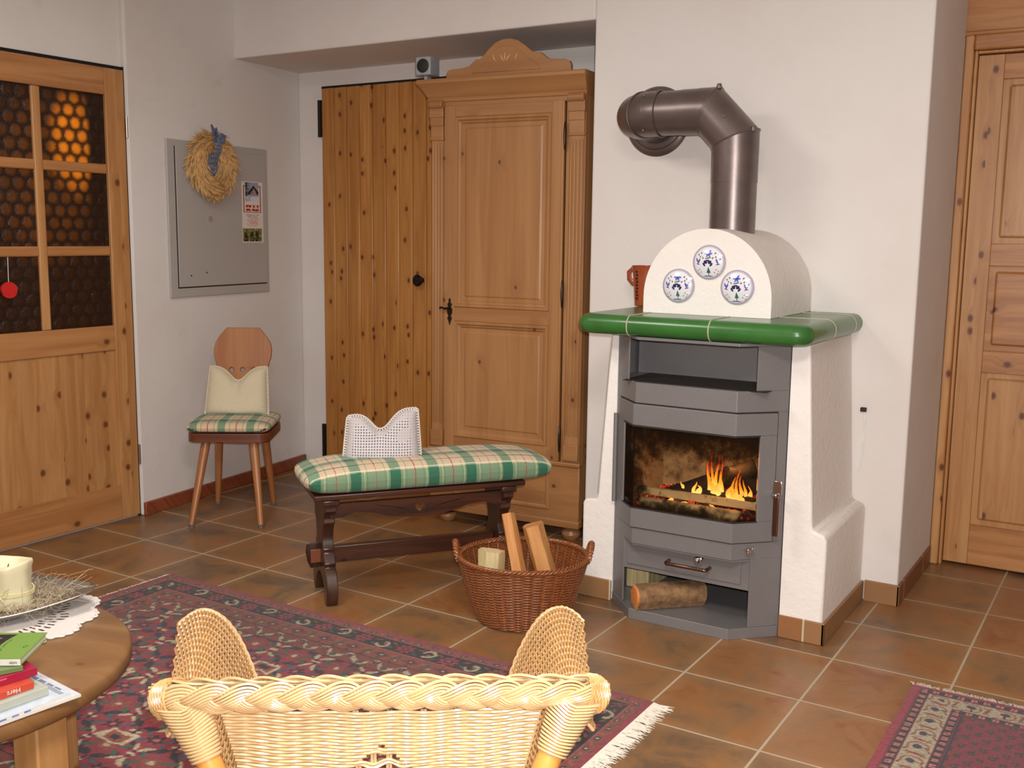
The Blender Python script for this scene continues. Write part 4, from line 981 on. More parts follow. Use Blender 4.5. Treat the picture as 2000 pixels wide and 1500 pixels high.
ht = [(.33+.0013*16*math.sin(t)**3, .334+.0013*(13*math.cos(t)-5*math.cos(2*t)-2*math.cos(3*t)-math.cos(4*t))) for t in np.linspace(0, 2*PI, 24, endpoint=False)]
sl = lambda s: [(.33+s*x, z) for x, z in ((.05, .331), (.09, .341), (.15, .352), (.17, .358), (.12, .35), (.08, .341))]
for y in (-.085,):
    b = MB(); b.prism(ap, y-.009, y+.009, None, [ht, sl(1), sl(-1)]); b.build('apron', M['oak_x'], bn, bevel=.002)
MB().box((-.06, -.135, .3965), (BL+.06, .135, .416)).build('seat_board', M['oak_x'], bn, bevel=.004)
Rb = Matrix.Rotation(ba, 3, 'Z')
def bw(x, y, z): return Rb @ Vector((x, y, z))+Vector((-1.352, -.092, 0))
bc = pillow('bench_cushion', .93, .322, .100, None, bw(.372, .0, .4050), ba, lambda X, Y: plaid(X+.03, Y+.188, 1.), M['cloth'], 460, 200)
tag(bc, 'long puffy green and cream tartan cushion lying on the dark bench', 'cushion')
def filet(U, V, X, Z):
    p = .0098; fx = (X/p) % 1; fz = (Z/p) % 1
    holes = (np.abs(fx-.5) < .30) & (np.abs(fz-.5) < .30)
    solid = (np.abs(U) > .80) | (V < .08) | (V > .86) | (np.hypot(U-.62, (V-.55)*1.4) < .2)
    c = np.zeros(U.shape+(3,)); c[:] = (216, 208, 206); c[holes & ~solid] = (118, 118, 134)
    k = .5+.5*np.sin(Z*2*PI/.004); c[solid] = (np.array((214, 206, 206.))*(1-.14*(1-k))[..., None])[solid]
    c[holes & solid & (rng.rand(*U.shape) > .2)] *= .9
    return c
pq = build_eared('crocheted_pillow', 'white crocheted lace pillow with two pointed corners standing on the tartan bench cushion', 'pillow', (-1.225, .078, .487), math.radians(35), .268, .178, .105, .42, filet, M['crochet'], M['lace'], .22, nx=260, ny=190, skew=-.04, lace_r=.0062, nl=96)

# ------------------------------------------------------------ rugs
def vnoise(n, m, s, seed):
    r = np.random.RandomState(seed); g = r.rand(int(n/s)+3, int(m/s)+3); y = np.arange(n)/s; x = np.arange(m)/s
    yi = y.astype(int); xi = x.astype(int); fy = (y-yi)[:, None]; fx = (x-xi)[None]; fy = fy*fy*(3-2*fy); fx = fx*fx*(3-2*fx)
    a = g[yi][:, xi]; b = g[yi][:, xi+1]; c = g[yi+1][:, xi]; d = g[yi+1][:, xi+1]
    return (a*(1-fx)+b*fx)*(1-fy)+(c*(1-fx)+d*fx)*fy
NAVY = (26, 26, 40); CRIM = (138, 38, 50); RUST = (136, 66, 48); CREAM = (184, 168, 138); PINK = (176, 84, 82); GREEN = (66, 78, 62); BLK = (24, 18, 20); RED = (150, 40, 56); SLATE = (70, 76, 92)
def rug_big(nx, ny, W, H):
    x = np.linspace(0, W, nx)[None].repeat(ny, 0); y = np.linspace(0, H, ny)[:, None].repeat(nx, 1)
    w1 = (vnoise(ny, nx, 8, 1)-.5)*.016; w2 = (vnoise(ny, nx, 8, 2)-.5)*.016
    dx = np.minimum(x, W-x); dy = np.minimum(y, H-y); d = np.minimum(dx, dy); hor = dy < dx
    t = np.where(hor, x, y); tt = t+w1*.8; dd = d+w2*.45
    c = np.zeros((ny, nx, 3)); c[:] = CRIM
    def put(m, col): c[m] = col
    def ell(u, v, a, b, r=0.):
        cu, su_ = math.cos(r), math.sin(r); U = u*cu+v*su_; V = -u*su_+v*cu; return (U/a)**2+(V/b)**2
    def rep(t, p, o=0.): return (t+o+p/2) % p-p/2
    # field
    F = d > .262; fx, fy = x+w1, y+w2
    for p, ox, oy in ((.17, 0, 0), (.17, .085, .085)):
        u = rep(fx, p, ox); v = rep(fy, p, oy); r = np.hypot(u, v); a = np.arctan2(v, u)
        put(F & (np.abs(r-.062) < .0045) & (np.abs(np.sin(2*a)) > .45), NAVY)
        put(F & (ell(np.abs(u)-.045, np.abs(v)-.02, .022, .008, .7) < 1), GREEN if ox else SLATE)
        put(F & (ell(np.abs(u)-.018, np.abs(v)-.05, .02, .007, -.8) < 1), CREAM if not ox else NAVY)
        put(F & (r < .021+.007*np.cos(6*a)), NAVY if not ox else RUST); put(F & (r < .009), CREAM if ox else PINK)
        put(F & (ell(u, np.abs(v)-.075, .005, .013) < 1), NAVY); put(F & (ell(np.abs(u)-.078, v, .010, .006) < 1), CREAM)
    u = rep(fx, .34, .1); v = rep(fy, .26, .05); bx = np.maximum(np.abs(u)/.045, np.abs(v)/.03)
    put(F & (bx < 1) & (bx > .72), CREAM); put(F & (bx <= .72), RUST); put(F & (bx <= .35), NAVY)
    put(F & (np.abs(rep(fx, .68, .23)) < .008) & (np.abs(rep(fy, .3, .02)) < .05), BLK)
    # borders
    def zone(a, b): return (d >= a) & (d < b)
    z = zone(0, .02); put(z, RED)
    z = zone(.02, .046); put(z, RUST); u = rep(tt, .06); v = dd-.034; put(z & (ell(u, v, .011, .007) < 1), NAVY); put(z & (ell(u, v, .005, .003) < 1), CREAM); put(z & (ell(rep(tt, .06, .03), v, .010, .003, .5) < 1), PINK)
    put(zone(.046, .050), PINK)
    z = zone(.050, .124); put(z, BLK)
    P = .17; u = rep(tt, P); v = dd-.087; r = np.hypot(u, v); a = np.arctan2(v, u)
    put(z & (r < .027+.006*np.cos(8*a)), RED); put(z & (r < .013), NAVY); put(z & (r < .006), PINK)
    u2 = rep(tt, P, P/2); s = np.sign(np.sin(2*PI*tt/P/2+.3)); r2 = np.hypot(u2, (v*s-.006)); a2 = np.arctan2(v*s-.006, u2)
    put(z & (np.abs(r2-.021) < .0052) & (a2 > -1.9), CREAM); put(z & (ell(u2-.006, v*s, .009, .005, .4) < 1), PINK)
    put(z & (ell(np.abs(u)-.05, v-.016, .014, .005, .6) < 1), SLATE); put(z & (ell(np.abs(u)-.048, v+.018, .013, .0045, -.5) < 1), RUST)
    put(zone(.124, .128), PINK)
    z = zone(.128, .196); put(z, RUST)
    u = rep(tt, .115); v = dd-.160; m = np.abs(u)/.034+np.abs(v)/.02
    put(z & (m < 1), (110, 36, 44)); put(z & (m < .55), NAVY); put(z & (m < .25), CREAM); u2 = rep(tt, .115, .0575)
    put(z & (ell(u2, v, .008, .022, .5) < 1), GREEN); put(z & (ell(u2-.012, v-.012, .005, .004) < 1), CREAM); put(z & (ell(u2+.014, v+.01, .006, .004) < 1), PINK)
    put(z & (ell(rep(tt, .0575), dd-.187, .007, .004) < 1), NAVY)
    put(zone(.196, .199), BLK)
    z = zone(.199, .262); put(z, np.array(RUST)*.7+np.array(CRIM)*.2)
    P = .10; u = rep(tt, P); v = dd-.230; saw = np.abs(v-.018*np.sin(2*PI*tt/P*1.)) 
    put(z & (saw < .010) & (np.abs(rep(tt, .033)) > .004), CREAM); put(z & (ell(rep(tt, P, .025), v+.012, .014, .009) < 1), NAVY); put(z & (ell(rep(tt, P, .075), v-.012, .014, .009) < 1), GREEN)
    put(z & (ell(rep(tt, P, .025), v+.012, .005, .004) < 1), PINK); put(z & (ell(rep(tt, P, .0), v, .016, .004, .9) < 1), CREAM)
    put(zone(.262, .265), BLK)
    n = vnoise(ny, nx, 1.3, 4); c *= (.70+.28*n)[..., None]; n2 = vnoise(ny, nx, 60, 9); c *= (.9+.2*n2)[..., None]
    return c
def rug_small(nx, ny, W, H):
    x = np.linspace(0, W, nx)[None].repeat(ny, 0); y = np.linspace(0, H, ny)[:, None].repeat(nx, 1)
    w1 = (vnoise(ny, nx, 7, 21)-.5)*.006; w2 = (vnoise(ny, nx, 7, 22)-.5)*.006
    dx = np.minimum(x, W-x); dyy = H-y; yy = np.minimum(dyy, y)
    dside = dx; dend = np.minimum(yy, 9)+.012
    d = np.minimum(dside, dend); hor = dend < dside; t = np.where(hor, x, y); dd = d+w2*.5; tt = t+w1
    c = np.zeros((ny, nx, 3)); c[:] = (132, 34, 48)
    def rep(t, p, o=0.): return (t+o+p/2) % p-p/2
    def ell(u, v, a, b, r=0.):
        cu, s_ = math.cos(r), math.sin(r); U = u*cu+v*s_; V = -u*s_+v*cu; return (U/a)**2+(V/b)**2
    z = d < .022; c[z] = (160, 44, 62)
    def barber(a, b):
        z = (d >= a) & (d < b); c[z] = (40, 30, 38); m = z & (np.abs(rep(tt, .034)) < .0085) & (np.abs(dd-(a+b)/2) < (b-a)/2-.0035); c[m] = (204, 124, 116)
        m2 = m & (np.abs(rep(tt, .034)) < .002); c[m2] = (130, 40, 50)
        e = (d >= a-.003) & (d < a) | (d >= b) & (d < b+.004); c[e] = (120, 34, 52)
    barber(.026, .050)
    z = (d >= .054) & (d < .124); c[z] = CREAM; v = dd-.089
    P = .085; u = rep(tt, P); r = np.hypot(u, v)
    c[z & (np.abs(r-.026) < .003) & (u > -.014)] = (160, 92, 66); c[z & (ell(u, v+.004, .013, .011) < 1)] = (66, 44, 74); c[z & (np.abs(u) < .0022) & (v > 0) & (v < .026)] = (44, 34, 40)
    c[z & (ell(rep(tt, P, P/2), v, .005, .028, .25) < 1)] = (150, 66, 62); c[z & (ell(rep(tt, P, P/2), np.abs(v)-.018, .012, .003, .4) < 1)] = (128, 116, 74); c[z & (ell(rep(tt, P, .02), np.abs(v)-.029, .008, .003, -.5) < 1)] = (120, 44, 56)
    barber(.127, .150)
    z = d >= .156; u = rep(x+w1, .052, 0); v = rep(y+w2, .060, 0); m = (ell(u, v, .008, .011, .5) < 1)
    u2 = rep(x+w1, .052, .026); v2 = rep(y+w2, .060, .03); m |= (ell(u2, v2, .008, .011, .5) < 1); m |= (ell(u-.007, v-.011, .0045, .004) < 1) | (ell(u2-.007, v2-.011, .0045, .004) < 1)
    c[z & m] = (44, 44, 52); c[z & ((ell(u, v, .003, .004) < 1) | (ell(u2, v2, .003, .004) < 1))] = (108, 82, 62)
    c[(d >= .154) & (d < .158)] = (36, 30, 52)
    n = vnoise(ny, nx, 1.3, 24); c *= (.70+.28*n)[..., None]; return c
def make_rug(name, label, W, H, loc, colf, step, th=.007):
    nx, ny = int(W/step), int(H/step); c = colf(nx, ny, W, H)
    X, Y = np.meshgrid(np.linspace(0, W, nx), np.linspace(0, H, ny)); wav = .0012*vnoise(ny, nx, 40, 3)
    r = thing(name, label, 'rug', loc)
    P = np.stack([X, Y, th+wav], -1); b = MB(); b.grid(P)
    rim = np.concatenate([P[0, :], P[1:, -1], P[-1, -2::-1], P[-2:0:-1, 0]]); r2 = rim.copy(); r2[:, 2] = .0005; b.grid(np.array([rim, r2]), True, closed_u=True)
    rc = np.concatenate([c[0, :], c[1:, -1], c[-1, -2::-1], c[-2:0:-1, 0]]); b.build('pile', M['rug'], r, col=np.concatenate([c.reshape(-1, 3), rc, rc]), recalc=False, ang=80)
    return r
def fringe(rug, p0, p1, d, L, n, seed=0, jit=.25):
    rn = random.Random(seed); b = MB(); p0 = Vector(p0); p1 = Vector(p1); d = Vector(d)
    for i in range(n):
        p = p0.lerp(p1, (i+rn.random()*.8)/n); dd = (d+(p1-p0).normalized()*rn.gauss(0, jit)).normalized(); l = L*rn.uniform(.72, 1.1); z = rn.uniform(.002, .0045)
        b.tube([p+Vector((0, 0, .005)), p+dd*l*.35+Vector((0, 0, z+.001)), p+dd*l*.7+Vector((0, 0, z)), p+dd*l+(p1-p0).normalized()*rn.uniform(-.006, .006)+Vector((0, 0, z*.7))], [.0019, .0018, .0015, .0006], 4)
    return b.build('fringe', M['fringe'], rug, recalc=False, kind='stuff')
rg = make_rug('persian_rug', 'large dark red patterned rug with navy border under the wicker armchair and round table', 2.0, 1.42, (-1.988, -1.672, 0), rug_big, .004)
fringe(rg, (2.0, 0, 0), (2.0, 1.42, 0), (1, 0, 0), .062, 720, 1)
fringe(rg, (0, 0, 0), (0, 1.42, 0), (-1, 0, 0), .02, 300, 2)
rg2 = make_rug('patterned_runner', 'smaller red rug with cream motif border at the lower right of the room', 1.0, 1.5, (.604, -1.222, 0), rug_small, .0032)
fringe(rg2, (0, 1.5, 0), (1.0, 1.5, 0), (-.12, 1, 0), .032, 480, 3)

# ------------------------------------------------------------ willow basket with firewood
def weave_rows(b, curve, rows, nst, r, amp, samples, ph0=0.):
    """curve(row_t, a)->(P, N) arrays; strands weaving over and under nst stakes"""
    a = np.linspace(0, 1, samples, endpoint=False)
    for i, t in enumerate(rows):
        P, N = curve(t, a); off = amp*np.sin(PI*nst*a+PI*i+ph0)
        b.tube(P+N*off[:, None], r, 5, closed=True, N=N)
BX, BY = -.640, .108
bk_ang = math.radians(31)
bs = thing('willow_basket', 'brown willow log basket with two ear handles standing left of the stove', 'basket', (BX, BY, 0), bk_ang)
HB = .222
def brad(t): return .150+.068*t**.8, .138+.058*t**.8
def bcurve(t, a):
    rx, ry = brad(t); th = a*2*PI; P = np.stack([rx*np.cos(th), ry*np.sin(th), np.full_like(th, .008+t*(HB-.012))+.003*np.sin(3*th)*t], 1)
    N = np.stack([np.cos(th)*ry, np.sin(th)*rx, 0*th], 1); N /= np.linalg.norm(N, axis=1)[:, None]; return P, N
b = MB(); weave_rows(b, bcurve, np.linspace(0, 1, 44), 36, .0029, .0034, 216); b.build('woven_wall', M['willow'], bs, recalc=False, ang=60, kind=None)
b = MB()
for k in range(36):
    a = (k+.5)/36; P = []
    for t in np.linspace(0, 1.02, 8): q, _ = bcurve(t, np.array([a])); P.append(q[0])
    b.tube(P, .003, 5)
b.build('stake', M['willow'], bs, recalc=False, kind='stuff')
b = MB()
for s in range(4):
    th = np.linspace(0, 2*PI, 220, endpoint=False); rx, ry = brad(1); ph = th*22+s*PI/2
    P = np.stack([(rx+.007*np.cos(ph))*np.cos(th), (ry+.007*np.cos(ph))*np.sin(th), HB+.002+.006*np.sin(ph)], 1); b.tube(P, .0036, 6, closed=True)
b.build('rim', M['willow'], bs, recalc=False, ang=60)
b = MB(); b.lathe([(0, .004), (.10, .004), (.135, .008), (.135, .012), (0, .012)], 40); o = b.build('base', M['willow'], bs); o.scale = (1.0, .9, 1)
for s in (-1, 1):
    b = MB(); rx = brad(1)[0]
    for q in range(3):
        t = np.linspace(0, PI, 40); ph = t*9+q*2*PI/3
        P = np.stack([s*(rx+.002+.012*np.sin(t)+.006*np.cos(ph)), .043*np.cos(t)+.004*np.sin(ph)*0, HB-.004+.050*np.sin(t)+.006*np.sin(ph)], 1); b.tube(P, .0048, 6)
    b.build('handle', M['willow'], bs, recalc=False, ang=60)
def split_log(name, label, loc, rot, L, w1, w2, m, seed, taper=.9, group='split logs in the basket'):
    rn = np.random.RandomState(seed); o2 = [(-w1/2, -w2/2), (-w1*.08, -w2*.62), (w1/2, -w2*.35), (w1*.46, w2*.3), (.02*w1, w2/2), (-w1*.45, w2*.35)]; S = []
    for t in np.linspace(0, 1, 10):
        k = 1-(1-taper)*t; S.append([(x*k+rn.uniform(-.0012, .0012), y*k+rn.uniform(-.0012, .0012), t*L) for x, y in o2])
    b = MB(); b.grid(np.array(S), closed_u=True); b.add(S[0], [tuple(range(6))]); tilt = np.array(S[-1]); tilt[:, 2] += tilt[:, 0]*.35; b.add(S[-1], [tuple(range(6))[::-1]])
    o = b.build(name, m, None, bevel=.002, ang=25); o.location = loc; o.rotation_euler = rot; tag(o, label, 'firewood', None); return o
def aim(p0, p1, spin=0.):
    d = (Vector(p1)-Vector(p0)); q = d.to_track_quat('Z', 'Y'); return (q.to_matrix() @ Matrix.Rotation(spin, 3, 'Z')).to_euler()
p0, p1 = Vector((-.600, .075, .03)), Vector((-.735, .165, .340))
split_log('split_log', 'flat-faced split log leaning left out of the willow basket', p0, aim(p0, p1, .9), (p1-p0).length, .072, .05, M['log'], 3)
p0, p1 = Vector((-.535, .165, .03)), Vector((-.626, .15, .325))
split_log('split_log', 'thicker split log with a dark crack standing upright at the middle of the willow basket', p0, aim(p0, p1, .3), (p1-p0).length, .09, .066, M['log'], 5, 1.)
p0, p1 = Vector((-.745, .055, .03)), Vector((-.742, .062, .235))
split_log('split_log', 'short pale split log mostly hidden at the left inside the willow basket', p0, aim(p0, p1, .5), (p1-p0).length, .088, .05, M['log_white'], 8, 1.)

# ------------------------------------------------------------ round table and the things on it
TC = Vector((-.892, -1.762, 0)); TR = .382; TZ = .452
tb = thing('coffee_table', 'round pine coffee table with thick square legs at the lower left', 'table', TC, .25)
b = MB(); b.lathe([(0, TZ-.036), (TR-.006, TZ-.036), (TR, TZ-.031), (TR, TZ-.006), (TR-.006, TZ), (0, TZ)], 96); b.build('table_top', M['table'], tb, ang=60)
for a in (0.0, PI/2, PI, 1.5*PI):
    b = MB(); b.box((-.032, -.036, .0085), (.032, .036, TZ-.0365)); o = b.build('leg', M['table_leg'], tb, bevel=.004); rr = .30; aa = .14-.25+a
    o.location = (rr*math.cos(aa), rr*math.sin(aa), 0); o.rotation_euler = (0, 0, aa)
b = MB(); b.box((-.25, -.015, .345), (.25, .015, TZ-.0365)); b.build('apron', M['table_leg'], tb, bevel=.003)

# doily
dc = Vector((-1.0, -1.565, TZ)); b = MB(); n = 360; rr_ = []
for th in np.linspace(0, 2*PI, n, endpoint=False): rr_.append(.205+.022*abs(math.sin(th*7))**.7+.003*math.sin(th*70))
rings = np.linspace(.05, 1, 26); G = []
for k, q in enumerate(rings): G.append([(q*rr_[j]*math.cos(j*2*PI/n), q*rr_[j]*math.sin(j*2*PI/n), .0022+.0006*((j//4+k) % 2)) for j in range(n)])
G = np.array(G); b.grid(G, closed_u=True); lo = G[-1].copy(); lo[:, 2] = .0004; b.grid(np.array([G[-1], lo]), closed_u=True)
# leave real openings in the mesh-work ring
keep = []
for f in b.f:
    i = f[0]; k, j = divmod(i, n)
    if i < 26*n and 12 < k < 19 and (j % 6) in (1, 2) and k % 3 != 0: continue
    keep.append(f)
b.f = keep
do = b.build('lace_doily', M['lace'], None, recalc=False, ang=80); do.location = dc; tag(do, 'white crocheted doily with scalloped edge on the round table', 'doily')
# scallops: thick crocheted cord along the edge
b = MB(); b.tube([(rr_[j]*math.cos(j*2*PI/n), rr_[j]*math.sin(j*2*PI/n), .003) for j in range(n)], .0024, 5, closed=True); o = b.build('edge_cord', M['lace'], do, recalc=False)

# pewter platter (leaf shaped) with candle and angel hair
pc_ = Vector((-1.065, -1.545, TZ+.0045))
pt = thing('pewter_platter', 'shallow grey metal platter with a drawn-out lip on the white doily', 'platter', pc_, .70)
n = 90; G = []
for q, z in ((0, .004), (.5, .004), (.72, .006), (.82, .014), (.9, .02), (.97, .026), (1., .03), (1.01, .029), (1., .027), (.9, .016), (.8, .009), (.7, .0), (0, .0)):
    G.append([((.185*q+(.062*max(0, math.cos(t))**7)*(q if q > .8 else 0)*1.)*math.cos(t), .16*q*math.sin(t), z+.012*max(0, math.cos(t))**7*(q > .8)) for t in np.linspace(0, 2*PI, n, endpoint=False)])
b = MB(); b.grid(np.array(G), closed_u=True); b.build('dish', M['pewter'], pt, ang=60)
cn = thing('pillar_candle', 'thick ivory pillar candle with a sunken top standing on the metal platter', 'candle', (-1.025, -1.5, TZ+.009))
b = MB(); G = []; n = 48
for r, z in ((0, .0), (.046, .0), (.049, .004), (.05, .02), (.048, .04), (.047, .055), (.049, .068), (.0485, .085), (.051, .096), (.049, .102), (.045, .103), (.041, .098), (.037, .086), (.02, .082), (0, .081)):
    G.append([(r*(1+.035*math.sin(3*t+z*40)+.02*math.sin(7*t))*math.cos(t), r*(1+.035*math.sin(3*t+z*40)+.02*math.sin(7*t))*math.sin(t), z+(.004*math.sin(2*t+1) if z > .09 else 0)) for t in np.linspace(0, 2*PI, n, endpoint=False)])
b.grid(np.array(G), closed_u=True); b.build('wax_body', M['wax'], cn, ang=70)
MB().tube([(0, 0, .08), (.001, 0, .09), (.003, .001, .096)], .0012, 6).build('wick', M['rubber'], cn)
b = MB()
for z in (.03, .034, .038): b.tube([(.0515*math.cos(t), .0515*math.sin(t), z+.003*math.sin(t*2+z*90)) for t in np.linspace(0, 2*PI, 60, endpoint=False)], .0013, 5, closed=True)
d_ = Vector((.62, -.78, 0)); sd = Vector((.78, .62, 0))
for s in (-1, 1):
    b.tube([d_*.051+Vector((0, 0, .034)), d_*.058+sd*s*.012+Vector((0, 0, .05)), d_*.058+sd*s*.02+Vector((0, 0, .056)), d_*.056+sd*s*.014+Vector((0, 0, .038)), d_*.052+Vector((0, 0, .033))], .0013, 5)
    b.tube([d_*.052+Vector((0, 0, .033)), d_*.06+sd*s*.012+Vector((0, 0, .02)), d_*.066+sd*s*.026+Vector((0, 0, .008))], .0013, 5)
b.build('raffia_bow', M['straw'], cn)
b = MB(); rn = random.Random(5)
for i in range(420):
    a = rn.uniform(-1.5, 2.2); r0 = rn.uniform(.055, .13); p = Vector((r0*math.cos(a)*1.15, r0*math.sin(a), rn.uniform(.003, .012))); dv = Vector((rn.gauss(0, 1), rn.gauss(0, 1), rn.gauss(0, .5))).normalized()
    L = rn.uniform(.02, .06); P = [p+dv*L*s+Vector((0, 0, .010*math.sin(s*PI)+.004)) for s in (0, .3, .6, 1)]; P = [Vector((q.x, q.y, max(q.z, .004))) for q in P]; P = [q for q in P]
    if math.hypot(P[-1].x, P[-1].y) < .055: continue
    b.tube(P, .00035, 3)
for i in range(12):
    a = rn.uniform(-.2, 1.2); p = Vector((.10*math.cos(a), .10*math.sin(a), .01)); b.tube([p, p+Vector((.03*math.cos(a), .03*math.sin(a), rn.uniform(.015, .05))), p+Vector((.075*math.cos(a+rn.uniform(-.5, .5)), .07*math.sin(a+rn.uniform(-.5, .5)), rn.uniform(.02, .06)))], .0004, 3)
ah = b.build('angel_hair', M['hair'], None, recalc=False); ah.location = (-1.025, -1.5, TZ+.009); tag(ah, 'wispy brownish angel hair nest around the candle on the platter', 'decoration', kind='stuff')

# books and magazines
def flatbook(name, label, cat, corner, ang, L, Wd, z0, th, cover, page=None, inset=.003, cov=.0022, spine_txt=None, spine_c=None, paint=None, soft=False, group=None):
    """corner = right-hand far corner; x- runs along the spine edge to the left, y+ away"""
    r = thing(name, label, cat, (corner[0], corner[1], z0), ang, group)
    if soft:
        b = MB(); b.box((-L, 0, .0), (0, Wd, th)); b.build('pages', page, r, smooth=False)
        b = MB(); b.box((-L, 0, th), (0, Wd, th+.0004)); b.build('cover', cover, r, smooth=False); return r
    b = MB(); b.box((-L+inset, .002, cov), (-inset, Wd-inset, th-cov)); b.build('pages', page or M['paper'], r, smooth=False)
    b = MB(); b.box((-L, 0, 0), (0, Wd, cov)); b.box((-L, 0, th-cov), (0, Wd, th)); b.box((-L, -.0015, 0), (0, .0015, th)); b.build('cover', cover, r, smooth=False, bevel=.0008, seg=1)
    return r
def TM(x, y, z, rx=0, rz=0, ry=0): return Matrix.Translation((x, y, z)) @ Matrix.Rotation(rz, 4, 'Z') @ Matrix.Rotation(rx, 4, 'X') @ Matrix.Rotation(ry, 4, 'Y')
grp = None
def mag_mat(name, base, c2, sc):
    return plain(name, base, .35, 0, .1, sc)
z = TZ+.0004
R_ = math.radians
m1 = plain('pale_blue_magazine', (184, 192, 204), .4, 0, .12, 50); m2 = plain('white_magazine', (196, 196, 202), .4, 0, .1, 60)
g1 = flatbook('magazine', 'bottom magazine of the pile on the round table, white with pale blue edge', 'magazine', (-.499, -1.697), R_(84), .29, .205, z, .0045, m2, M['paper'], soft=True)
z += .0051
g2 = flatbook('magazine', 'second magazine up in the pile, its corner striped with grey lines', 'magazine', (-.504, -1.712), R_(85), .28, .20, z, .005, m1, M['paper'], soft=True)
b = MB()
for k in range(6): b.box((-.006-.001*k, .03+.026*k, .00545), (-.002, .05+.026*k, .0056))
for k, y in enumerate((.022, .026, .03)): b.box((-.01-.003*k, .012, .00545), (-.0085-.003*k, .16, .0056))
b.build('printed_lines', plain('grey_ink', (110, 112, 130), .5), g2, smooth=False)
b = MB()
for k in range(7): b.box((-.09-.022*k, -.0003, .001), (-.078-.022*k, 0, .004))
b.build('printed_pictures', plain('blue_print', (84, 96, 140), .5, 0, .6, 90), g2, smooth=False)
z += .0058
g3 = flatbook('book', 'grey-spined book lying on the magazines at the bottom of the book pile', 'book', (-.535, -1.738), R_(85.5), .23, .16, z, .016, plain('grey_cover', (166, 168, 156), .5), None)
z += .0163
g4 = flatbook('book', 'orange-red book with white spine lettering, between the grey and the crimson book', 'book', (-.549, -1.757), R_(85), .21, .15, z, .0135, plain('orange_red_cover', (188, 70, 48), .4), None)
text('Herz', .0125, 'spine_text', M['paper'], g4, TM(-.038, -.0018, .0068, PI/2) @ Matrix.Rotation(PI, 4, 'Z'))
z += .0138
g5 = flatbook('book', 'crimson hardcover book jutting out under the two green books', 'book', (-.566, -1.738), R_(80), .21, .16, z, .0155, plain('crimson_cover', (150, 30, 58), .35), None)
MB().box((-.21, -.0018, .0095), (-.055, -.0014, .0125)).build('spine_stripe', plain('pink_stripe', (190, 90, 110), .5), g5, smooth=False)
z += .0158
g6 = flatbook('book', 'thinner green book lying just below the top green book', 'book', (-.571, -1.762), R_(66), .20, .14, z, .0095, plain('green_cover', (98, 118, 66), .4), None)
z += .0098
g7 = flatbook('book', 'top green book of the pile with a dark cover photograph and white spine', 'book', (-.573, -1.764), R_(35), .19, .126, z, .0135, plain('leaf_green_cover', (112, 140, 70), .4), None)
MB().box((-.19, -.0022, .001), (0, -.0014, .0125)).build('spine_label', M['paper'], g7, smooth=False)
text('alpin', .0075, 'spine_text', plain('grey_green_ink', (70, 84, 60), .6), g7, TM(-.013, -.0024, .0068, PI/2))
nx, ny = 190, 126; X, Y = np.meshgrid(np.linspace(-.187, -.002, nx), np.linspace(.002, .124, ny)); cc_ = np.zeros((ny, nx, 3)); cc_[:] = (112, 142, 66)
bd = -.05-.012*np.sin((Y-.01)/.11*PI); mk = (X < bd) & (Y > .014) & (Y < .116); cc_[mk] = (44, 36, 34)
mm = mk & (X < bd-.016) & (Y > .04) & (Y < .1); cc_[mm] = (98, 108, 108); mm &= (X+Y*.3 < bd-.02); cc_[mm] = (150, 156, 150)
nn = vnoise(ny, nx, 3, 7); cc_[mk] *= (.7+.6*nn[..., None])[mk]
cc_[(np.abs(X-(bd+.007)) < .0016) & (Y > .035) & (Y < .09) & (vnoise(ny, nx, 2, 5) > .42)] = (60, 90, 36); cc_[(np.abs(X+.014) < .0035) & (np.abs(Y-.055) < .006) & (vnoise(ny, nx, 2, 6) > .4)] = (50, 70, 34)
b = MB(); b.grid(np.stack([X, Y, np.full_like(X, .01365)], -1)); b.build('cover_print', M['print'], g7, smooth=False, col=cc_, recalc=False)

# ------------------------------------------------------------ wicker armchair seen from behind
wc = thing('wicker_armchair', 'pale wicker tub armchair seen from behind in the foreground, braided top rim', 'armchair', (.262, -1.765, .0), R_(35.0))
RH = .669
def rimc(s):           # s in -1..1 ; centre line of the braided rim
    x = .314*s
    e = max(0, abs(s)-.80)/.20
    return Vector((x*(1-.02*e), .018*abs(s)**2+.022*e*e, RH+.004-.006*s*s-.014*e*e+.006*(1-s*s)))
# plaited rim: three flat bundles of canes over a core
def rim_frame(u):
    p = rimc(u); q = rimc(min(1, u+.01)); o = rimc(max(-1, u-.01)); t = (q-o).normalized(); up = Vector((0, -.45, .9)); s = t.cross(up).normalized(); up = s.cross(t).normalized(); return p, t, up, s
b = MB(); us = np.linspace(-1, 1, 420)
FR = [rim_frame(u) for u in us]; Pc = np.array([f[0] for f in FR]); UPv = np.array([f[2] for f in FR]); SDv = np.array([f[3] for f in FR])
nper = 4.8; AMP = .0135
for k in range(3):
    th = us*PI*nper+2*PI*k/3; slope = AMP*np.cos(th)*PI*nper/.318; ph = np.arctan(slope)
    for q in range(8):
        o = (q-3.5)*.0037
        us2 = np.clip(us-o*np.sin(ph)/.318, -1, 1); P = np.stack([np.interp(us2, us, Pc[:, c]) for c in range(3)], 1)
        l2 = AMP*np.sin(th)+o*np.cos(ph); l2 = np.clip(l2, -.027, .027)
        dep = .0125*np.cos(np.clip(l2/.029, -1, 1)*PI/2)+.0042*np.sin(2*th)+.004-.002*(o/.0148)**2
        b.tube(P+UPv*l2[:, None]+SDv*dep[:, None], .0021, 5)
        if k < 3:                                  # the far side of the plait, seen from the front of the chair
            b.tube(P[::4]+UPv[::4]*l2[::4, None]-SDv[::4]*dep[::4, None], .0021, 5)
b.build('braided_rim', M['cane'], wc, recalc=False, ang=70)
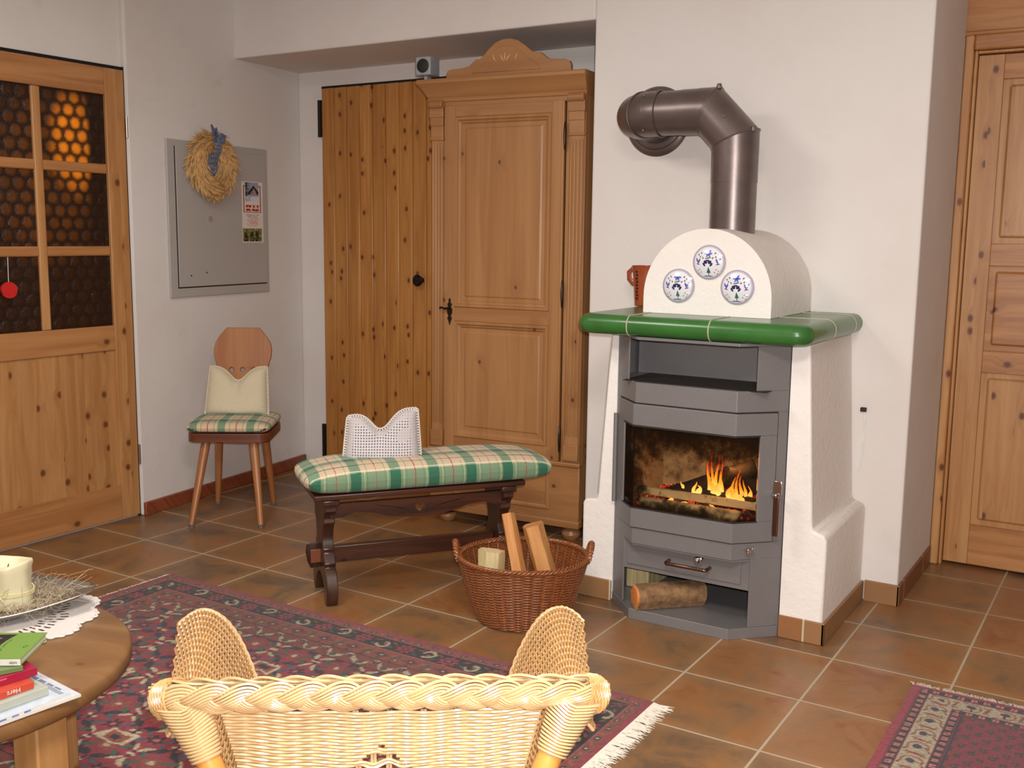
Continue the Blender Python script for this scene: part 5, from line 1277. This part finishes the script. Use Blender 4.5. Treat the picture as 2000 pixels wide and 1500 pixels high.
b = MB(); b.tube([tuple(p) for p in Pc[::6]], [.0115]*len(Pc[::6]), 14); b.build('rim_core', M['cane_dark'], wc)
for s in (-1, 1):
    b = MB(); n = 200; uu = np.linspace(.90, 1.0, n); P = []
    for i, u in enumerate(uu):
        p, t, up, sd = rim_frame(s*u); a = i*.50*s; rr2 = .0262-.008*max(0, (u-.965)/.035)**2; P.append(p+up*rr2*math.cos(a)+sd*rr2*math.sin(a))
    b.tube(P, .0024, 5)
    p, t, up, sd = rim_frame(s*.9995)
    for r3 in (.016, .011, .006, .002): b.tube([p+up*r3*math.cos(a)+sd*r3*math.sin(a) for a in np.linspace(0, 2*PI, 18, endpoint=False)], .0028, 5, closed=True)
    b.build('wrapped_end', M['cane_dark'], wc, recalc=False, ang=70)
# woven back
def back_pt(u, v):     # u -1..1 across, v 0 top .. 1 bottom
    hw = .224-.095*v; return np.array([hw*u, .004+.02*u*u-.006*v, RH-.018-.36*v])
b = MB(); rows = 80; SPC = .0235
for i in range(rows):
    v = (i+.5)/rows
    u = np.linspace(-1, 1, 230); P = np.array([back_pt(a, v) for a in u]); x = P[:, 0]
    dm = np.clip(1-(np.abs(x)/.135+abs((v-.43)/.30)), 0, 1); g = np.clip(dm*6, 0, 1)
    P[:, 2] += .0011*np.sin(x/SPC*PI*.5+v*9)+.0008*np.sin(x/SPC*PI+(i%2)*PI)
    P[:, 2] += g*.0042*np.sin(x/SPC*PI+PI*((i//4) % 2))
    P[:, 1] += -.0021*np.sin(PI*x/SPC+PI*(i % 2))-.003
    if dm.max() > 0 and i % 4 in (2, 3):      # these rows stop at the open-work diamond
        m = g < .15; seg = []
        for j in range(len(P)):
            if m[j]: seg.append(P[j])
            if (not m[j] or j == len(P)-1) and seg:
                if len(seg) > 2: b.tube(seg, .00245, 5)
                seg = []
    else: b.tube(P, .00245, 5)
b.build('woven_back', M['cane'], wc, recalc=False, ang=70)
b = MB()
for k in range(-9, 10):
    u = (k+.5)*SPC/.224
    if abs(u) < 1:
        for o in (-.0022, .0022): b.tube([back_pt(u, v)+np.array([o, .0005, 0]) for v in np.linspace(0, 1, 12)], .0022, 6)
b.build('back_stakes', M['cane'], wc, recalc=False, kind='stuff')
# rattan poles with cane wrapping
for s in (-1, 1):
    P = [Vector((s*.262, .012, .655)), Vector((s*.244, -.004, .610)), Vector((s*.222, -.014, .56)), Vector((s*.205, -.02, .50)), Vector((s*.198, -.018, .40)), Vector((s*.205, -.01, .2)), Vector((s*.215, .0, .0105))]
    b = MB(); b.tube(P, [.016, .0172, .0178, .0178, .0175, .017, .0165], 20); pole = b.build('back_pole', M['pole'], wc)
    b = MB()
    for i in range(17):
        t = i/16; c = P[0].lerp(P[1], .05)*(1-t)+(P[1].lerp(P[2], .35))*t; w = .0385-.018*t**.8; a = (P[2]-P[0]).normalized(); fx = Vector((1, 0, 0)); fx = (fx-a*fx.dot(a)).normalized(); fy = a.cross(fx)
        c = c+Vector((s*(w-.019)*.2, 0, 0))
        b.tube([c+fx*w*math.cos(q)+fy*(.0195+.002*(1-t))*math.sin(q)+a*.013*abs(math.cos(q))*-(1-t)*1.2 for q in np.linspace(0, 2*PI, 30, endpoint=False)], .0021, 5, closed=True)
    b.build('cane_wrapping', M['cane'], pole, recalc=False, ang=70)
# arms: flaring woven shells with rolled-over tops
def arm_pt(s, u, v):
    """u 0 back .. 1 front tip ; v 0 seat .. 1 outer edge of the roll"""
    yb = .035+.445*u
    a = (.205, .30); b_ = (.216+.0*u, .46); c_ = (.248+.040*u, .665); d = (.300+.068*u, .588); t = v; m = 1-v
    x = m**3*a[0]+3*m*m*t*b_[0]+3*m*t*t*c_[0]+t**3*d[0]; zz = m**3*a[1]+3*m*m*t*b_[1]+3*m*t*t*c_[1]+t**3*d[1]+.008*(1-u)*v
    y = yb+u*(.045*math.sin(min(1, v/.72)*PI*.5)-.02)-u*.030*max(0, (v-.8)/.2)**2
    return np.array([s*x-.030*u, y, zz+.006])
def arm_n(s, u, v):
    e = .004; a = arm_pt(s, min(1, u+e), v)-arm_pt(s, max(0, u-e), v); c = arm_pt(s, u, min(1, v+e))-arm_pt(s, u, max(0, v-e)); n = np.cross(a, c); n /= np.linalg.norm(n); return n*(-s)*(-1)
for s in (-1, 1):
    b = MB(); nst = 17; us_ = np.linspace(0, 1, 120); rows = 84
    for i in range(rows):
        v = i/(rows-1); P = np.array([arm_pt(s, u, v) for u in us_]); N = np.array([arm_n(s, u, v) for u in us_])
        b.tube(P+N*(.0026*np.sin(PI*nst*us_+PI*i))[:, None], .0022, 5, N=N)
    b.build('woven_arm', M['cane_dark'], wc, recalc=False, ang=70)
    b = MB()
    for k in range(nst+1):
        u = (k+.0)/nst; P = np.array([arm_pt(s, u, v) for v in np.linspace(0, 1, 30)]); b.tube(P, .0026, 6)
    b.build('arm_stakes', M['cane'], wc, recalc=False, kind='stuff')
    b = MB(); P = np.array([arm_pt(s, 1.0, v)+np.array([0, .004, 0]) for v in np.linspace(0, 1, 60)])
    for o in range(3):
        th = np.linspace(0, 46, 60)+o*2*PI/3; b.tube(P+np.stack([.0035*np.cos(th), .0035*np.sin(th), 0*th], 1), .003, 5)
    b.build('arm_edge', M['cane'], wc, recalc=False, ang=70)
# seat and front legs
b = MB()
for i in range(46):
    y = .02+i*.0098; hw = .225+.03*(i/46); x = np.linspace(-hw, hw, 70); b.tube(np.stack([x, np.full(70, y), .305+.0025*np.sin(PI*x/.03+PI*i)-.012*(1-(x/hw)**2)], 1), .0046, 5)
b.build('woven_seat', M['cane_dark'], wc, recalc=False, ang=70)
b = MB(); b.tube([(-.225, .02, .296), (.225, .02, .296), (.262, .47, .296), (-.262, .47, .296)], .013, 10, closed=True); b.build('seat_frame', M['pole'], wc)
for s in (-1, 1):
    b = MB(); b.tube([(s*.25, .45, .30), (s*.255, .46, .15), (s*.262, .465, .0105)], .0165, 14); b.build('front_leg', M['pole'], wc)
